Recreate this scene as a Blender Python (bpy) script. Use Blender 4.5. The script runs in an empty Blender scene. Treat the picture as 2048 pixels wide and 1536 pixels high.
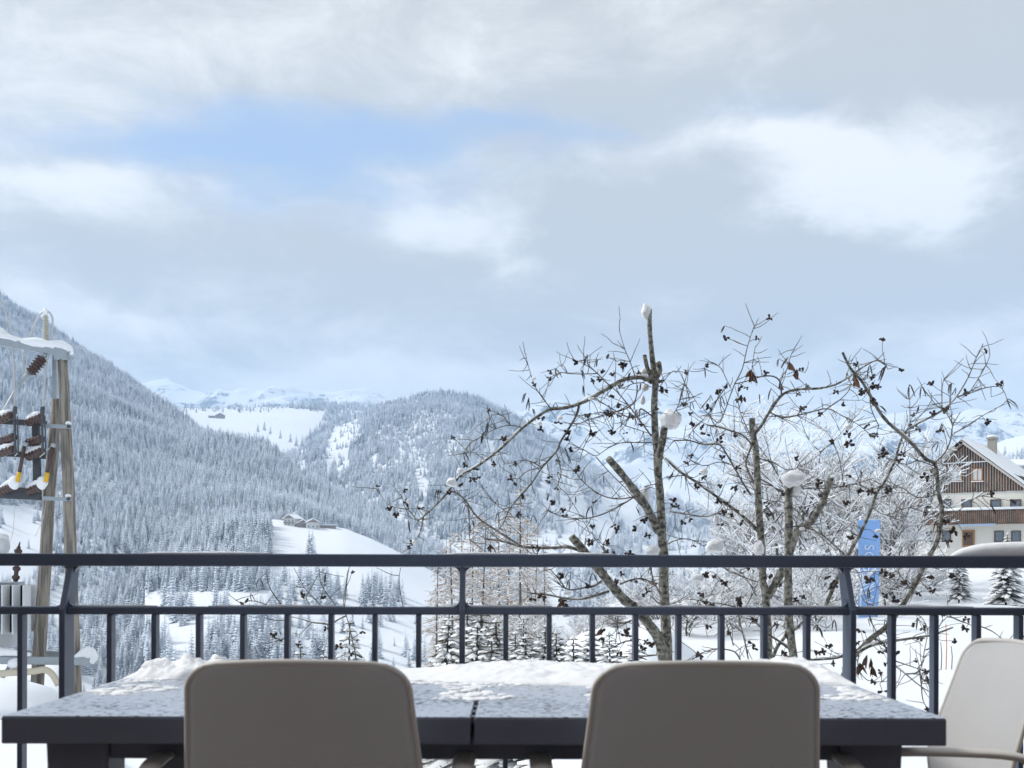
import bpy, bmesh, math, random
from mathutils import Vector, Matrix, noise as mnoise
R = math.radians
random.seed(7)
SC = bpy.context.scene
COL = SC.collection
FPX, CX, HY, EYE = 2106.0, 1024.0, 1125.0, 1.045      # focal length in photo pixels, axis column, horizon row, eye height

# ------------------------------------------------------------------ camera
cam = bpy.data.cameras.new('camera'); camo = bpy.data.objects.new('camera', cam); COL.objects.link(camo)
camo.location = (0, 0, EYE); camo.rotation_euler = (R(90), R(-0.15), 0)
cam.sensor_width = 36.0; cam.lens = FPX / 2048 * 36.0
cam.shift_y = (HY - 768) / 2048
cam.clip_start = 0.05; cam.clip_end = 30000
cam.dof.use_dof = True; cam.dof.focus_distance = 14.0; cam.dof.aperture_fstop = 8.0
SC.camera = camo
SC.view_settings.view_transform = 'Standard'; SC.view_settings.look = 'None'
SC.view_settings.exposure = 0.36; SC.view_settings.gamma = 1.0
SC.render.engine = 'CYCLES'
SC.cycles.use_denoising = True; SC.cycles.use_adaptive_sampling = True; SC.cycles.adaptive_threshold = 0.02
SC.cycles.max_bounces = 4; SC.cycles.diffuse_bounces = 2; SC.cycles.glossy_bounces = 2
SC.cycles.transparent_max_bounces = 6; SC.cycles.volume_bounces = 1

# ------------------------------------------------------------------ node helpers
class NT:
    def __init__(s, nt): s.nt = nt
    def n(s, t, **k):
        o = s.nt.nodes.new(t)
        for a, b in k.items(): setattr(o, a, b)
        return o
    def put(s, sock, v):
        if isinstance(v, bpy.types.NodeSocket): s.nt.links.new(v, sock)
        else: sock.default_value = v
    def m(s, op, a, b=None, c=None, clamp=False):
        o = s.n('ShaderNodeMath', operation=op, use_clamp=clamp)
        for i, v in enumerate((a, b, c)):
            if v is not None: s.put(o.inputs[i], v)
        return o.outputs[0]
    def mix(s, f, a, b, blend='MIX'):
        o = s.n('ShaderNodeMix', data_type='RGBA', blend_type=blend, clamp_factor=True)
        s.put(o.inputs[0], f); s.put(o.inputs[6], a); s.put(o.inputs[7], b)
        return o.outputs[2]
    def noise(s, vec, scale, detail=3.0, rough=0.5, dist=0.0):
        o = s.n('ShaderNodeTexNoise'); 
        if vec is not None: s.put(o.inputs['Vector'], vec)
        s.put(o.inputs['Scale'], scale); s.put(o.inputs['Detail'], detail); s.put(o.inputs['Roughness'], rough); s.put(o.inputs['Distortion'], dist)
        return o.outputs['Fac']
    def ramp(s, f, lo, hi):
        o = s.n('ShaderNodeMapRange', interpolation_type='SMOOTHSTEP')
        s.put(o.inputs[0], f); s.put(o.inputs[1], lo); s.put(o.inputs[2], hi)
        return o.outputs[0]
def c4(r, g, b): return (r, g, b, 1.0)

# ------------------------------------------------------------------ world: hazy winter sky with broken cloud
SUN_EL, SUN_AZ = 42.0, -75.0                     # degrees; azimuth clockwise from straight ahead (+Y)
w = bpy.data.worlds.new('World'); SC.world = w; w.use_nodes = True
W = NT(w.node_tree); w.node_tree.nodes.clear()
sky = W.n('ShaderNodeTexSky', sky_type='NISHITA'); sky.sun_disc = False
sky.sun_elevation = R(SUN_EL); sky.sun_rotation = R(SUN_AZ)
sky.altitude = 900; sky.air_density = 1.0; sky.dust_density = 1.5; sky.ozone_density = 1.2
tc = W.n('ShaderNodeTexCoord'); sep = W.n('ShaderNodeSeparateXYZ'); W.put(sep.inputs[0], tc.outputs['Generated'])
X, Y, Z = sep.outputs
az0 = W.m('ARCTAN2', X, Y); el0 = W.m('ARCSINE', Z)
# cloud space: flattened so that far cloud decks stretch sideways
cv = W.n('ShaderNodeCombineXYZ'); W.put(cv.inputs[0], az0); W.put(cv.inputs[1], W.m('MULTIPLY', el0, 2.1)); cv.inputs[2].default_value = 0.3
wn = W.n('ShaderNodeTexNoise'); W.put(wn.inputs['Vector'], cv.outputs[0]); wn.inputs['Scale'].default_value = 4.2; wn.inputs['Detail'].default_value = 7; wn.inputs['Roughness'].default_value = 0.55
ws = W.n('ShaderNodeSeparateColor'); W.put(ws.inputs[0], wn.outputs['Color'])
az = W.m('ADD', az0, W.m('MULTIPLY', W.m('SUBTRACT', ws.outputs[0], 0.5), 0.36))
el = W.m('ADD', el0, W.m('MULTIPLY', W.m('SUBTRACT', ws.outputs[1], 0.5), 0.16))
def blob(px, py, rx, ry, amp, rot=0.0):
    a = math.atan((px - CX) / FPX); e = math.atan((HY - py) / FPX * math.cos(a))
    dx = W.m('SUBTRACT', az, a); dy = W.m('SUBTRACT', el, e)
    if rot:
        c, s_ = math.cos(R(rot)), math.sin(R(rot))
        dx, dy = (W.m('ADD', W.m('MULTIPLY', dx, c), W.m('MULTIPLY', dy, s_)), W.m('SUBTRACT', W.m('MULTIPLY', dy, c), W.m('MULTIPLY', dx, s_)))
    q = W.m('ADD', W.m('POWER', W.m('ABSOLUTE', W.m('MULTIPLY', dx, FPX / rx)), 2.0), W.m('POWER', W.m('ABSOLUTE', W.m('MULTIPLY', dy, FPX / ry)), 2.0))
    return W.m('MULTIPLY', W.m('EXPONENT', W.m('MULTIPLY', q, -1.0)), amp)
def total(base, blobs):
    t = base
    for b in blobs: t = W.m('ADD', t, blob(*b))
    return t
big = W.noise(cv.outputs[0], 1.7, 6, 0.55)
fine = W.noise(cv.outputs[0], 8.0, 12, 0.66, 0.4)
# openings of blue between the cloud decks
blue = total(W.m('MULTIPLY', W.m('SUBTRACT', big, 0.56), 1.6), [
    (260, 240, 360, 85, .85), (560, 330, 360, 70, .75), (900, 300, 300, 60, .55), (1130, 300, 160, 40, .45), (1520, 185, 160, 60, .5), (1900, 250, 90, 120, .2), (700, 120, 500, 60, -.3), (300, 600, 900, 90, -.6), (1500, 640, 800, 120, -.8), (1720, 330, 350, 110, -.7), (60, 60, 260, 90, -.7), (60, 350, 220, 60, -.7), (1100, 20, 900, 90, -.7)])
bfac = W.ramp(blue, -0.15, 1.3)
# brightness of the cloud: sunlit edges against grey undersides
bright = total(W.m('MULTIPLY', W.m('SUBTRACT', fine, 0.47), 2.1), [
    (1690, 330, 300, 95, 1.0), (1560, 270, 170, 55, .45), (1860, 370, 110, 50, .5), (1590, 430, 150, 40, .5), (2040, 300, 130, 160, -.5), (930, 455, 150, 50, .75), (990, 510, 70, 30, .4), (1240, 470, 60, 25, .3), (30, 60, 260, 130, .12), (20, 340, 240, 55, .8), (500, 60, 500, 120, .1), (1050, 50, 420, 110, .12), (380, 620, 200, 30, .35), (120, 610, 160, 25, .3), (1000, 790, 1600, 80, .7),
    (1850, 70, 420, 120, -.45), (1250, 420, 150, 110, -.35), (1300, 560, 300, 120, -.3), (1750, 560, 380, 80, -.45), (600, 520, 500, 60, -.35), (400, 700, 600, 60, -.2), (1300, 200, 260, 70, -.25)])
g = W.ramp(bright, -0.3, 0.95)
cloud = W.mix(g, c4(5.2, 5.15, 4.9), c4(8.8, 8.65, 8.3))
bg = W.n('ShaderNodeBackground'); bg.inputs['Strength'].default_value = 0.1
veil = W.mix(0.72, sky.outputs[0], c4(4.1, 5.3, 7.4))      # thin veil of high cloud over the blue
W.put(bg.inputs['Color'], W.mix(bfac, cloud, veil))
wo = W.n('ShaderNodeOutputWorld'); W.put(wo.inputs['Surface'], bg.outputs[0])

sun = bpy.data.lights.new('sun', 'SUN'); suno = bpy.data.objects.new('sun', sun); COL.objects.link(suno)
sun.energy = 2.55; sun.angle = R(12); sun.color = (1.0, 0.975, 0.94)
sd = Vector((math.sin(R(SUN_AZ)) * math.cos(R(SUN_EL)), math.cos(R(SUN_AZ)) * math.cos(R(SUN_EL)), math.sin(R(SUN_EL))))
suno.rotation_euler = (-sd).to_track_quat('-Z', 'Y').to_euler(); suno.location = (0, 0, 60)

# ------------------------------------------------------------------ geometry helpers
def P(px, py, y): return Vector(((px - CX) / FPX * y, y, EYE + (HY - py) / FPX * y))
def lerp(a, b, t): return a + (b - a) * t
def smooth(a, b, x):
    t = min(1.0, max(0.0, (x - a) / (b - a))); return t * t * (3 - 2 * t)
def poly(pts, x):
    if x <= pts[0][0]: return pts[0][1]
    for (x0, y0), (x1, y1) in zip(pts, pts[1:]):
        if x <= x1: return y0 + (y1 - y0) * (x - x0) / (x1 - x0)
    return pts[-1][1]
def inside(pg, x, y):
    c = False; n = len(pg)
    for i in range(n):
        x0, y0 = pg[i]; x1, y1 = pg[i - 1]
        if (y0 > y) != (y1 > y) and x < (x1 - x0) * (y - y0) / (y1 - y0) + x0: c = not c
    return c
def catmull(pts, k=3):
    out = []
    n = len(pts)
    for i in range(n - 1):
        p0, p1, p2, p3 = pts[max(i - 1, 0)], pts[i], pts[i + 1], pts[min(i + 2, n - 1)]
        for j in range(k):
            t = j / k; t2 = t * t; t3 = t2 * t
            out.append(0.5 * ((2 * p1) + (p2 - p0) * t + (2 * p0 - 5 * p1 + 4 * p2 - p3) * t2 + (3 * p1 - p0 - 3 * p2 + p3) * t3))
    out.append(pts[-1]); return out
def meta(o, label=None, cat=None, group=None, kind=None):
    if label: o['label'] = label
    if cat: o['category'] = cat
    if group: o['group'] = group
    if kind: o['kind'] = kind
    return o
def link(name, data, mat=None, parent=None, loc=None):
    o = bpy.data.objects.new(name, data); COL.objects.link(o)
    if parent: o.parent = parent
    if loc is not None: o.location = loc
    if mat is not None and data is not None and len(data.materials) == 0: data.materials.append(mat)
    return o
def empty(name, loc=(0, 0, 0), rz=0.0):
    o = bpy.data.objects.new(name, None); COL.objects.link(o); o.location = loc; o.rotation_euler = (0, 0, rz); o.empty_display_size = 0.1
    return o
class MB:
    def __init__(s): s.v = []; s.f = []
    def add(s, vs, fs):
        b = len(s.v); s.v += [tuple(v) for v in vs]; s.f += [tuple(b + i for i in f) for f in fs]; return s
    def box(s, a, b, M=None):
        (x0, y0, z0), (x1, y1, z1) = a, b
        vs = [Vector(p) for p in ((x0,y0,z0),(x1,y0,z0),(x1,y1,z0),(x0,y1,z0),(x0,y0,z1),(x1,y0,z1),(x1,y1,z1),(x0,y1,z1))]
        if M is not None: vs = [M @ v for v in vs]
        return s.add(vs, [(0,3,2,1),(4,5,6,7),(0,1,5,4),(1,2,6,5),(2,3,7,6),(3,0,4,7)])
    def tube(s, pts, rs, n=6, cap=True, flat=None):
        pts = [Vector(p) for p in pts]
        if not hasattr(rs, '__len__'): rs = [rs] * len(pts)
        up = Vector((0.13, 0.37, 0.92)).normalized(); vs = []; fs = []
        t0 = (pts[1] - pts[0]).normalized(); u = t0.cross(up)
        if u.length < 1e-3: u = t0.cross(Vector((1, 0, 0)))
        u.normalize()
        for i, p in enumerate(pts):
            t = (pts[min(i + 1, len(pts) - 1)] - pts[max(i - 1, 0)])
            t = t.normalized() if t.length > 1e-9 else t0
            u = u - t * u.dot(t)
            if u.length < 1e-6: u = t.cross(up)
            u.normalize(); v = t.cross(u)
            for k in range(n):
                a = 2 * math.pi * k / n
                d = u * math.cos(a) + v * math.sin(a)
                vs.append(p + d * rs[i])
        for i in range(len(pts) - 1):
            for k in range(n):
                a = i * n + k; b = i * n + (k + 1) % n
                fs.append((a, b, b + n, a + n))
        if cap:
            fs.append(tuple(range(n))[::-1]); fs.append(tuple(range((len(pts) - 1) * n, len(pts) * n)))
        return s.add(vs, fs)
    def lathe(s, p0, p1, prof, n=12):
        p0 = Vector(p0); p1 = Vector(p1)
        return s.tube([p0.lerp(p1, t) for t, r in prof], [r for t, r in prof], n)
    def blob(s, c, rad, seed=0, amp=0.18, nu=10, nv=7, M=None):
        c = Vector(c); vs = []; fs = []
        for j in range(nv + 1):
            ph = math.pi * j / nv
            for i in range(nu):
                th = 2 * math.pi * i / nu
                d = Vector((math.sin(ph) * math.cos(th), math.sin(ph) * math.sin(th), math.cos(ph)))
                q = 1 + amp * mnoise.noise(d * 1.6 + Vector((seed * 3.1, seed * 1.7, seed)))
                p = Vector((d.x * rad[0], d.y * rad[1], d.z * rad[2])) * q
                vs.append(c + (M @ p if M is not None else p))
        for j in range(nv):
            for i in range(nu):
                a = j * nu + i; b = j * nu + (i + 1) % nu
                fs.append((a, a + nu, b + nu, b))
        return s.add(vs, fs)
    def mesh(s, name, sm=True, mats=()):
        me = bpy.data.meshes.new(name); me.from_pydata(s.v, [], s.f); me.validate(verbose=False)
        if sm:
            me.polygons.foreach_set('use_smooth', [True] * len(me.polygons))
        for m_ in mats: me.materials.append(m_)
        me.update(); return me
    def obj(s, name, mat, parent=None, sm=True, loc=None): return link(name, s.mesh(name, sm, (mat,)), None, parent, loc)
def bevel(o, wd=0.003, seg=2):
    b = o.modifiers.new('bevel', 'BEVEL'); b.width = wd; b.segments = seg; b.limit_method = 'ANGLE'; return o
def boxo(name, a, b, mat, parent=None, bev=0.0, M=None):
    o = MB().box(a, b, M).obj(name, mat, parent, sm=False)
    if bev: bevel(o, bev)
    return o
def copy_tree(o, parent=None):
    c = o.copy(); COL.objects.link(c); c.parent = parent
    for ch in o.children: copy_tree(ch, c)
    return c

# ------------------------------------------------------------------ materials
def mat(name, col=(0.5, 0.5, 0.5), rough=0.6, metal=0.0, var=0.0, vscale=8.0, bump=0.0, bscale=30.0, coords='Object', spec=0.5, col2=None, lo=0.4, hi=0.6, detail=5.0, stretch=None):
    m_ = bpy.data.materials.new(name); m_.use_nodes = True; T = NT(m_.node_tree)
    b = m_.node_tree.nodes['Principled BSDF']
    b.inputs['Roughness'].default_value = rough; b.inputs['Metallic'].default_value = metal; b.inputs['Specular IOR Level'].default_value = spec
    t = T.n('ShaderNodeTexCoord').outputs[coords]
    if stretch:
        mp_ = T.n('ShaderNodeMapping'); mp_.inputs['Scale'].default_value = stretch; T.put(mp_.inputs[0], t); t = mp_.outputs[0]
    c = c4(*col)
    if col2 is not None: c = T.mix(T.ramp(T.noise(t, vscale, detail, 0.6), lo, hi), c4(*col), c4(*col2))
    if var:
        f = T.m('ADD', T.m('MULTIPLY', T.m('SUBTRACT', T.noise(t, vscale * 1.7, detail, 0.6), 0.5), var * 2), 1.0)
        cc = T.n('ShaderNodeCombineColor')
        for i in range(3): T.put(cc.inputs[i], f)
        c = T.mix(1.0, c, cc.outputs[0], 'MULTIPLY')
    T.put(b.inputs['Base Color'], c)
    if bump:
        bp = T.n('ShaderNodeBump'); bp.inputs['Strength'].default_value = bump; bp.inputs['Distance'].default_value = 0.02
        T.put(bp.inputs['Height'], T.noise(t, bscale, 4, 0.6)); T.put(b.inputs['Normal'], bp.outputs[0])
    return m_
M = {}
M['snow'] = mat('fresh_snow', (0.91, 0.925, 0.945), 0.65, bump=0.25, bscale=14, spec=0.2)
M['snow_ground'] = mat('snow_cover', (0.84, 0.87, 0.91), 0.7, var=0.03, vscale=0.35, bump=0.5, bscale=0.9, spec=0.15)
M['rail'] = mat('anthracite_powder_coat', (0.078, 0.100, 0.150), 0.42, var=0.12, vscale=14, bump=0.05, bscale=300)
M['table'] = mat('table_edge', (0.12, 0.13, 0.17), 0.5, var=0.15, vscale=10, bump=0.06, bscale=220)
M['taupe'] = mat('taupe_plastic', (0.515, 0.508, 0.50), 0.42, var=0.07, vscale=3, bump=0.12, bscale=280)
M['rim'] = mat('pale_plastic_edge', (0.58, 0.545, 0.50), 0.45)
M['bark'] = mat('lichened_bark', (0.075, 0.072, 0.065), 0.9, vscale=38, col2=(0.44, 0.43, 0.37), lo=0.36, hi=0.66, var=0.35, bump=0.9, bscale=60)
M['twig'] = mat('twig_bark', (0.10, 0.09, 0.083), 0.85, vscale=30, col2=(0.24, 0.22, 0.19), var=0.2)
M['cone'] = mat('alder_cone', (0.020, 0.015, 0.014), 0.8, vscale=60, col2=(0.06, 0.035, 0.03), var=0.3)
M['dryleaf'] = mat('dry_leaf', (0.22, 0.11, 0.06), 0.8, vscale=30, col2=(0.10, 0.05, 0.035))
M['pole'] = mat('weathered_pole', (0.33, 0.295, 0.25), 0.9, vscale=16, col2=(0.15, 0.135, 0.12), var=0.3, bump=0.6, bscale=30, stretch=(1, 1, .05))
M['galv'] = mat('galvanised_steel', (0.36, 0.40, 0.43), 0.5, 0.35, var=0.18, vscale=5)
M['dark_steel'] = mat('dark_steel', (0.08, 0.085, 0.095), 0.55, 0.2, var=0.15, vscale=6)
M['porc'] = mat('brown_porcelain', (0.075, 0.042, 0.038), 0.25, var=0.2, vscale=9)
M['porc_white'] = mat('pale_porcelain', (0.50, 0.47, 0.38), 0.35, var=0.1, vscale=9)
M['yellow'] = mat('yellow_band', (0.80, 0.46, 0.02), 0.5)
M['tank'] = mat('transformer_grey', (0.68, 0.71, 0.73), 0.5, var=0.08, vscale=4)
M['wire'] = mat('bare_wire', (0.55, 0.55, 0.54), 0.45, 0.2)
M['conduit'] = mat('cream_conduit', (0.62, 0.56, 0.44), 0.5)
M['white_wall'] = mat('cream_render', (0.80, 0.765, 0.68), 0.85, var=0.05, vscale=0.6, bump=0.1, bscale=12)
M['dark_wood'] = mat('weathered_brown_boards', (0.065, 0.045, 0.036), 0.85, vscale=2.6, col2=(0.15, 0.08, 0.053), var=0.35, bump=0.3, bscale=12, stretch=(1, 1, .3))
M['wood_gap'] = mat('dark_board_gap', (0.05, 0.033, 0.026), 0.9)
M['batten'] = mat('silvered_batten', (0.50, 0.46, 0.42), 0.85, var=0.2, vscale=3)
M['orange_wood'] = mat('varnished_frame', (0.40, 0.19, 0.075), 0.6, var=0.2, vscale=4)
M['brown_frame'] = mat('brown_frame', (0.14, 0.085, 0.06), 0.6)
M['glass'] = mat('window_glass', (0.16, 0.19, 0.22), 0.08, spec=0.8)
M['curtain'] = mat('net_curtain', (0.62, 0.63, 0.62), 0.8, var=0.15, vscale=9)
M['stone'] = mat('chimney_render', (0.38, 0.35, 0.30), 0.9, var=0.2, vscale=3)
M['blue'] = mat('blue_banner_cloth', (0.27, 0.46, 0.82), 0.75, var=0.06, vscale=3)
M['white'] = mat('white_print', (0.82, 0.84, 0.86), 0.7)
M['faded'] = mat('faded_print', (0.74, 0.80, 0.88), 0.75)
M['needle'] = mat('spruce_needles', (0.045, 0.055, 0.03), 0.85, vscale=3, col2=(0.10, 0.098, 0.048), var=0.3)
M['larch'] = mat('larch_twigs', (0.38, 0.25, 0.14), 0.9, var=0.3, vscale=4)
M['greywood'] = mat('grey_twigs', (0.11, 0.098, 0.088), 0.9, var=0.3, vscale=4)
M['far_wall'] = mat('far_chalet_wall', (0.30, 0.24, 0.20), 0.85)
M['far_pale'] = mat('far_pale_wall', (0.62, 0.61, 0.58), 0.85)
M['deck'] = mat('terrace_boards', (0.16, 0.13, 0.11), 0.8, var=0.2, vscale=3, bump=0.2)
M['orange'] = mat('orange_marker', (0.62, 0.16, 0.05), 0.6)
# far conifer: needles under patchy snow; rock: snow where it is not too steep
def conifer_material(name, needle, needle2, lo, hi):
    m_ = bpy.data.materials.new(name); m_.use_nodes = True; T = NT(m_.node_tree); b = m_.node_tree.nodes['Principled BSDF']
    b.inputs['Roughness'].default_value = 0.85; b.inputs['Specular IOR Level'].default_value = 0.1
    t = T.n('ShaderNodeTexCoord').outputs['Object']; oi = T.n('ShaderNodeObjectInfo')
    va = T.n('ShaderNodeVectorMath', operation='ADD'); T.put(va.inputs[0], t)
    cx = T.n('ShaderNodeCombineXYZ'); T.put(cx.inputs[0], T.m('MULTIPLY', oi.outputs['Random'], 37.0)); T.put(cx.inputs[1], T.m('MULTIPLY', oi.outputs['Random'], 91.0))
    T.put(va.inputs[1], cx.outputs[0]); v = va.outputs[0]
    gn = T.n('ShaderNodeNewGeometry'); nz = T.n('ShaderNodeSeparateXYZ'); T.put(nz.inputs[0], gn.outputs['True Normal'])
    f = T.m('ADD', T.noise(v, 20.0, 4, 0.75), T.m('MULTIPLY', T.m('SUBTRACT', oi.outputs['Random'], 0.5), 0.30))
    f = T.m('ADD', f, T.m('MULTIPLY', T.m('SUBTRACT', T.noise(oi.outputs['Location'], 0.006, 4, 0.6), 0.5), 0.5))
    f = T.m('ADD', f, T.m('MULTIPLY', T.m('ABSOLUTE', nz.outputs[2]), 0.22))
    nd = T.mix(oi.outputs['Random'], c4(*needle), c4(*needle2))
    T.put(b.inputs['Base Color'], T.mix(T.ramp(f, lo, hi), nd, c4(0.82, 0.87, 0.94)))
    return m_
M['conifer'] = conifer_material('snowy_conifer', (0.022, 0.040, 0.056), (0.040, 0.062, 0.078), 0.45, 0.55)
def rock_material():
    m_ = bpy.data.materials.new('snowy_rock'); m_.use_nodes = True; T = NT(m_.node_tree); b = m_.node_tree.nodes['Principled BSDF']
    b.inputs['Roughness'].default_value = 0.9
    t = T.n('ShaderNodeTexCoord').outputs['Object']
    gn = T.n('ShaderNodeNewGeometry'); nz = T.n('ShaderNodeSeparateXYZ'); T.put(nz.inputs[0], gn.outputs['Normal'])
    mp = T.n('ShaderNodeMapping'); mp.inputs['Scale'].default_value = (1, 1, 0.6); T.put(mp.inputs[0], t)
    n1 = T.noise(mp.outputs[0], 0.006, 9, 0.68); n2 = T.noise(mp.outputs[0], 0.03, 6, 0.7)
    f = T.m('ADD', T.m('ADD', T.m('MULTIPLY', n1, 1.1), T.m('MULTIPLY', n2, 0.55)), T.m('MULTIPLY', nz.outputs[2], 0.55))
    T.put(b.inputs['Base Color'], T.mix(T.ramp(f, 1.13, 1.27), c4(0.14, 0.15, 0.165), c4(0.84, 0.87, 0.91)))
    return m_
M['rock'] = rock_material()

# ------------------------------------------------------------------ hillsides
def hill(name, px0, px1, nx, ny, crest, foot, amp, nscale, mtl, bulge=0.0, ridged=False, back=0.35, kind='structure'):
    """A slope between a foot line and a crest line, each given as {column: (row, distance)}, then falling away behind the crest."""
    cy = [(p, r) for p, r, d in crest]; cd = [(p, d) for p, r, d in crest]
    fy = [(p, r) for p, r, d in foot]; fd = [(p, d) for p, r, d in foot]
    mb = MB(); rows = ny + 1 + 6 + 1
    for i in range(nx + 1):
        px = lerp(px0, px1, i / nx)
        a, b = P(px, poly(fy, px), poly(fd, px)), P(px, poly(cy, px), poly(cd, px))
        mb.v.append((a.x * .93, a.y * .93, min(a.z - 20, -96.0)))
        for j in range(rows - 1):
            if j <= ny:
                t = j / ny; p = a.lerp(b, t); p.z += bulge * (b.z - a.z) * math.sin(math.pi * t) * (0.6 + 0.4 * t)
                k = math.sin(math.pi * min(t, 0.93)) ** 0.5 if not ridged else 0.3 + 0.7 * math.sin(math.pi * t * .9)
            else:
                t = (j - ny) / 6; p = b + (b - a) * t * back; p.z = b.z - (b.z - a.z) * t * t * 0.9 - 0.12 * (b.z - a.z) * t; k = 0.35 if not ridged else .5
            q = Vector((p.x, p.y, p.z)) * nscale
            n_ = (mnoise.ridged_multi_fractal(q, 0.9, 2.1, 6, 1.0, 2.0) - 1.1) if ridged else mnoise.fractal(q, 0.9, 2.0, 4)
            p.z += amp * n_ * k
            mb.v.append(tuple(p))
    for i in range(nx):
        for j in range(rows - 1):
            q = i * rows + j; mb.f.append((q, q + rows, q + rows + 1, q + 1))
    o = mb.obj(name, mtl); meta(o, kind=kind)
    return dict(o=o, v=[Vector(v) for v in mb.v], rows=rows, nx=nx, ny=ny)

SG = M['snow_ground']
L1 = hill('mountain_slope', -520, 1010, 130, 46,
    [(-520, 330, 2400), (0, 600, 2100), (60, 640, 2050), (145, 690, 1980), (210, 730, 1900), (300, 793, 1800), (350, 833, 1700), (430, 873, 1560), (530, 905, 1440), (600, 945, 1360), (700, 1005, 1280), (800, 1062, 1200), (900, 1110, 1120), (1010, 1160, 1050)],
    [(-520, 1430, 480), (200, 1430, 520), (600, 1410, 560), (1010, 1390, 620)], 16, 0.006, SG)
K = hill('meadow_knoll', 290, 1080, 90, 30,
    [(290, 1085, 1000), (400, 1052, 980), (480, 1034, 960), (560, 1041, 940), (690, 1058, 920), (740, 1078, 900), (800, 1106, 880), (880, 1152, 840), (960, 1205, 800), (1080, 1270, 740)],
    [(290, 1450, 430), (1080, 1460, 450)], 3.5, 0.008, SG, bulge=0.10)
L2 = hill('wooded_hill', 480, 1720, 110, 44,
    [(480, 985, 2500), (560, 915, 2600), (640, 868, 2650), (700, 846, 2700), (760, 818, 2700), (830, 796, 2700), (880, 790, 2700), (940, 797, 2700), (1000, 822, 2650), (1060, 857, 2600), (1120, 893, 2500), (1180, 925, 2400), (1250, 960, 2300), (1330, 1000, 2200), (1450, 1045, 2050), (1720, 1110, 1800)],
    [(480, 1150, 1330), (900, 1230, 1150), (1300, 1270, 1000), (1720, 1150, 1150)], 26, 0.004, SG, bulge=0.06)
L2b = hill('upper_meadow', 140, 1000, 70, 26,
    [(140, 812, 3200), (330, 817, 3200), (450, 816, 3200), (560, 814, 3150), (640, 810, 3200), (760, 812, 3300), (860, 815, 3300), (1000, 830, 3300)],
    [(140, 990, 2100), (600, 960, 2250), (1000, 960, 2750)], 6, 0.003, SG, bulge=0.05)
L3 = hill('rocky_mountain', -100, 2700, 240, 60,
    [(-100, 760, 6400), (330, 772, 6400), (400, 790, 6300), (470, 786, 6300), (560, 776, 6400), (640, 790, 6400), (720, 790, 6400), (800, 792, 6300), (870, 812, 6300), (950, 812, 6200), (1010, 822, 6100), (1080, 812, 6100), (1170, 812, 6200), (1260, 800, 6200), (1350, 802, 6000), (1450, 812, 5900), (1600, 816, 5700), (1720, 822, 5400), (1830, 838, 5000), (1900, 826, 4900), (1960, 816, 4800), (2060, 832, 4600), (2300, 810, 4600), (2700, 740, 4600)],
    [(-100, 1020, 3900), (1000, 1020, 3700), (1700, 1050, 3200), (2700, 1060, 2700)], 120, 0.0016, M['rock'], ridged=True, back=0.2)
L4 = hill('far_slope', 1400, 2900, 90, 30,
    [(1400, 1095, 1900), (1600, 1045, 2000), (1750, 985, 2100), (1860, 930, 2200), (1950, 893, 2300), (2050, 870, 2350), (2300, 800, 2500), (2900, 640, 2700)],
    [(1400, 1150, 900), (2900, 1120, 700)], 16, 0.005, SG)

# ------------------------------------------------------------------ ground near the terrace
def ground_e(px, y):
    ec = -2.3 - 0.165 * max(0, y - 6) if y < 480 else -80.5
    er = poly([(4, -2.0), (12, -2.15), (22, -2.05), (40, -1.55), (70, -0.75), (96, 0.3), (125, 1.6), (200, 7), (330, 14), (520, 10), (700, -20)], y)
    el = poly([(4, -2.4), (18, -2.9), (24, -3.05), (29, -2.75), (33, -3.0), (60, -11), (100, -21), (300, -52), (520, -80)], y)
    er = lerp(poly([(4, -2.0), (12, -2.15), (22, -2.05), (40, -1.9), (70, -2.4), (96, -3.6), (125, -5.5), (200, -14), (520, -70)], y), er, smooth(1480, 1740, px))
    e = lerp(ec, er, smooth(900, 1260, px) if y < 150 else smooth(1120, 1700, px))
    e = lerp(el, e, smooth(110, 270, px))
    # banks of drifted snow beside the alders
    for (bx, by, sx, sy, h) in ((1070, 22, 190, 4.5, 1.3), (1300, 17.0, 130, 3.0, 0.9), (1180, 14.5, 130, 2.6, 0.5)):
        e += h * math.exp(-((px - bx) / (sx if px > bx else sx * .45)) ** 2 - ((y - by) / sy) ** 2)
    return e
gx = list(range(-1500, 0, 100)) + list(range(0, 400, 20)) + list(range(400, 1000, 60)) + list(range(1000, 2200, 20)) + list(range(2200, 3700, 100))
gy = [3.75 * (1.047 ** k) for k in range(114)]
mb = MB()
for px in gx:
    for y in gy:
        p = Vector(((px - CX) / FPX * y, y, EYE + ground_e(px, y)))
        p.z += (0.05 * min(1, y / 8) + 0.004 * y) * mnoise.fractal(Vector((p.x, p.y, 0)) * 0.22, 0.9, 2.0, 4)
        mb.v.append(tuple(p))
ng = len(gy)
for i in range(len(gx) - 1):
    for j in range(ng - 1):
        q = i * ng + j; mb.f.append((q, q + ng, q + ng + 1, q + 1))
meta(mb.obj('ground', SG), kind='structure')
def on_ground(px, y): return Vector(((px - CX) / FPX * y, y, EYE + ground_e(px, y)))
mb = MB(); vr = [2.0, 300, 900, 2500, 4500, 7000]                       # valley floor out to the horizon
for r in vr:
    for k in range(48): mb.v.append((r * math.cos(k * math.pi / 24), 200 + r * math.sin(k * math.pi / 24), -88.0))
for j in range(len(vr) - 1):
    for k in range(48):
        a = j * 48 + k; b = j * 48 + (k + 1) % 48; mb.f.append((a, a + 48, b + 48, b))
meta(mb.obj('valley_floor', SG), kind='structure')

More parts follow.
